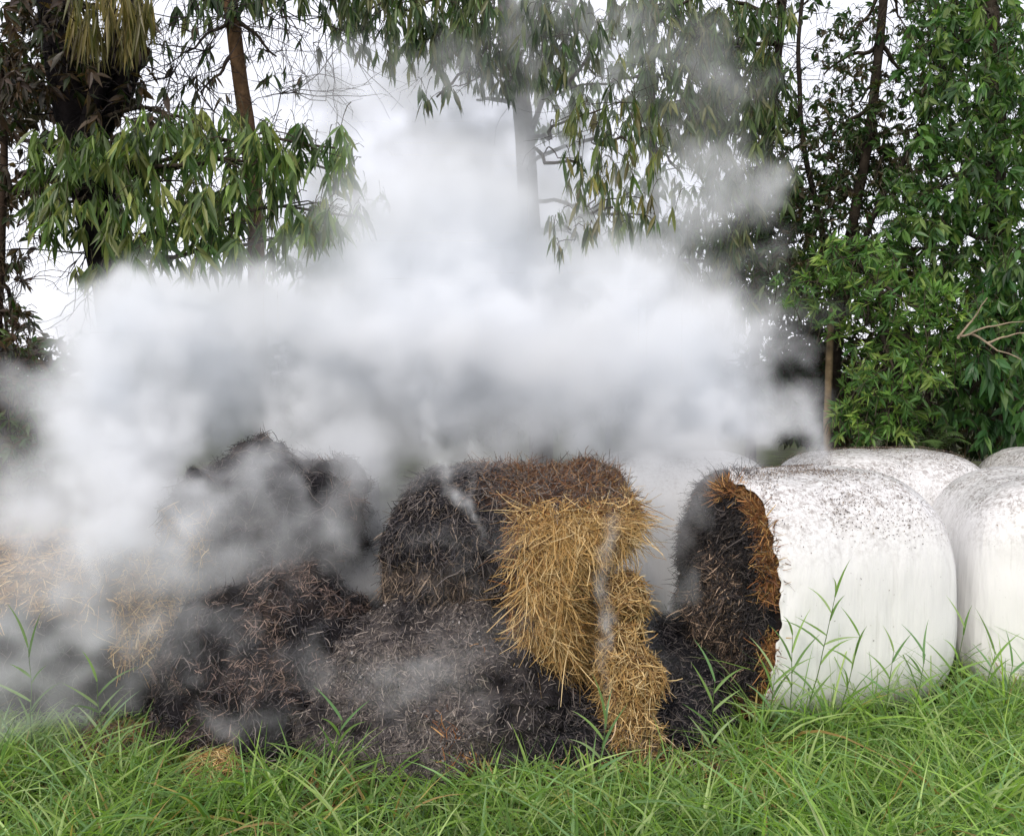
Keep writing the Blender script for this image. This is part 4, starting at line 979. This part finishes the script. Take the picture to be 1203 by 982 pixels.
# (pixel x, pixel y, distance, radius in pixels x / y, radius in metres in depth, density)
PUFFS = [
    (420, 430, 6.2, 240, 90, .9, .60), (620, 430, 6.3, 230, 100, .9, .65), (765, 455, 6.3, 145, 85, .8, .60), (225, 440, 5.9, 140, 85, .8, .6), (110, 430, 5.8, 50, 60, .4, .4), (215, 400, 6.2, 110, 42, .4, .35),
    (500, 500, 6.0, 300, 60, .6, .5), (520, 330, 6.6, 150, 120, .8, .5), (500, 200, 7.5, 160, 150, .4, .42), (470, 120, 7.7, 180, 90, .35, .34), (625, 230, 7.5, 110, 150, .4, .6), (720, 340, 6.9, 140, 90, .6, .26),
    (800, 450, 6.1, 60, 60, .4, .6), (905, 505, 6.1, 50, 40, .35, .7), (895, 435, 6.0, 44, 48, .3, .5), (115, 368, 5.9, 60, 32, .3, .3), (820, 505, 6.3, 90, 46, .4, .6), (835, 245, 6.9, 75, 50, .3, .28), (850, 340, 6.8, 90, 50, .3, .16), (700, 60, 6.9, 130, 90, .35, .10), (790, 140, 7.0, 150, 130, .4, .12), (740, 230, 6.9, 120, 60, .3, .14), (450, 80, 6.9, 90, 60, .3, .14), (600, 110, 6.7, 130, 90, .3, .15),
    (395, 300, 7.0, 80, 80, .5, .16), (780, 350, 7.0, 100, 70, .4, .16), (300, 372, 6.4, 130, 40, .4, .26), (125, 395, 6.0, 60, 40, .35, .25), (260, 380, 7.2, 160, 60, .3, .3),
    (135, 505, 5.5, 70, 80, .45, .6), (120, 600, 4.75, 130, 90, .35, .45), (215, 590, 4.45, 110, 80, .25, .42), (400, 610, 5.0, 75, 100, .35, .34), (400, 690, 4.6, 60, 110, .25, .45),
    (60, 640, 4.3, 80, 80, .22, .34), (90, 745, 4.05, 70, 65, .16, .42), (30, 785, 4.0, 60, 40, .14, .30), (90, 810, 3.9, 90, 35, .14, .30), (205, 740, 4.05, 80, 90, .16, .32), (25, 690, 4.25, 60, 100, .2, .32), (150, 680, 4.3, 100, 100, .2, .28),
    (300, 848, 3.72, 66, 44, .12, .5), (375, 770, 3.98, 65, 85, .15, .5), (290, 650, 4.4, 140, 100, .2, .32), (170, 780, 3.88, 150, 80, .13, .46), (330, 700, 4.2, 90, 90, .15, .26), (330, 600, 4.45, 90, 70, .2, .12), (260, 760, 3.85, 110, 90, .12, .26), (205, 545, 4.75, 80, 60, .25, .5), (265, 590, 4.42, 90, 60, .14, .5), (340, 620, 4.4, 80, 70, .13, .45), (385, 560, 4.5, 45, 70, .15, .4), (240, 520, 4.6, 70, 45, .18, .55), (400, 545, 4.9, 50, 40, .2, .3),
    (775, 620, 5.0, 45, 120, .2, .45), (770, 660, 4.4, 28, 90, .12, .22), (785, 575, 5.6, 60, 50, .3, .35), (780, 740, 4.5, 35, 80, .15, .14), (470, 790, 3.80, 120, 70, .10, .30), (520, 550, 4.8, 90, 30, .2, .24), (560, 750, 3.85, 100, 70, .1, .2), (640, 540, 5.2, 130, 22, .3, .3), (500, 640, 3.98, 90, 100, .09, .20),
]
smoke('smoke', (-4.2, 3.4, -.15), (3.0, 8.3, 4.75), .036, PUFFS, 4.2, .125, 'thick white smoke billowing from the burning bales up into the trees')
def wisp(pts, r0, r1, den, n=34):
    pts = np.array(pts, float); t = np.linspace(0, 1, len(pts)); u = np.linspace(0, 1, n); out = []
    for q in u:
        x, y, Y = (np.interp(q, t, pts[:, c]) for c in range(3)); r = r0 + (r1 - r0) * q
        out.append((x + 3 * math.sin(q * 11), y, Y, r, r * 1.6, r / FPX * Y, den * (1 - .75 * q) * min(1, .25 + q * 4)))
    return out
smoke('smoke_wisp', (-.62, 3.72, .55), (.05, 4.5, 1.55), .013, wisp([(572, 650, 4.0), (560, 610, 4.0), (535, 580, 4.02), (515, 540, 4.1), (500, 490, 4.3)], 3, 18, .45) + wisp([(575, 640, 4.0), (555, 600, 4.0), (552, 550, 4.05), (560, 500, 4.2)], 2, 12, .22),
      11, .010, 'curling pale wisp of smoke rising from the charred half of the middle bale', (2, 4), 5, 5)
smoke('smoke_wisp', (.25, 3.62, -.05), (.62, 4.0, 1.05), .013, wisp([(712, 840, 3.8), (705, 780, 3.8), (718, 720, 3.8), (708, 660, 3.82), (722, 610, 3.85)], 7, 18, .5), 4, .014, 'thin upright wisp of smoke between the golden straw and the slumped loose straw', (2, 4), 6, 5)
smoke('smoke_wisp', (-2.4, 3.7, .3), (-1.75, 4.4, 1.3), .016, wisp([(112, 700, 4.0), (100, 660, 4.0), (85, 610, 4.05), (80, 560, 4.15)], 6, 18, .7), 7, .016, 'pale upright wisp of smoke over the slumped bale at far left', (2, 4), 8, 5)
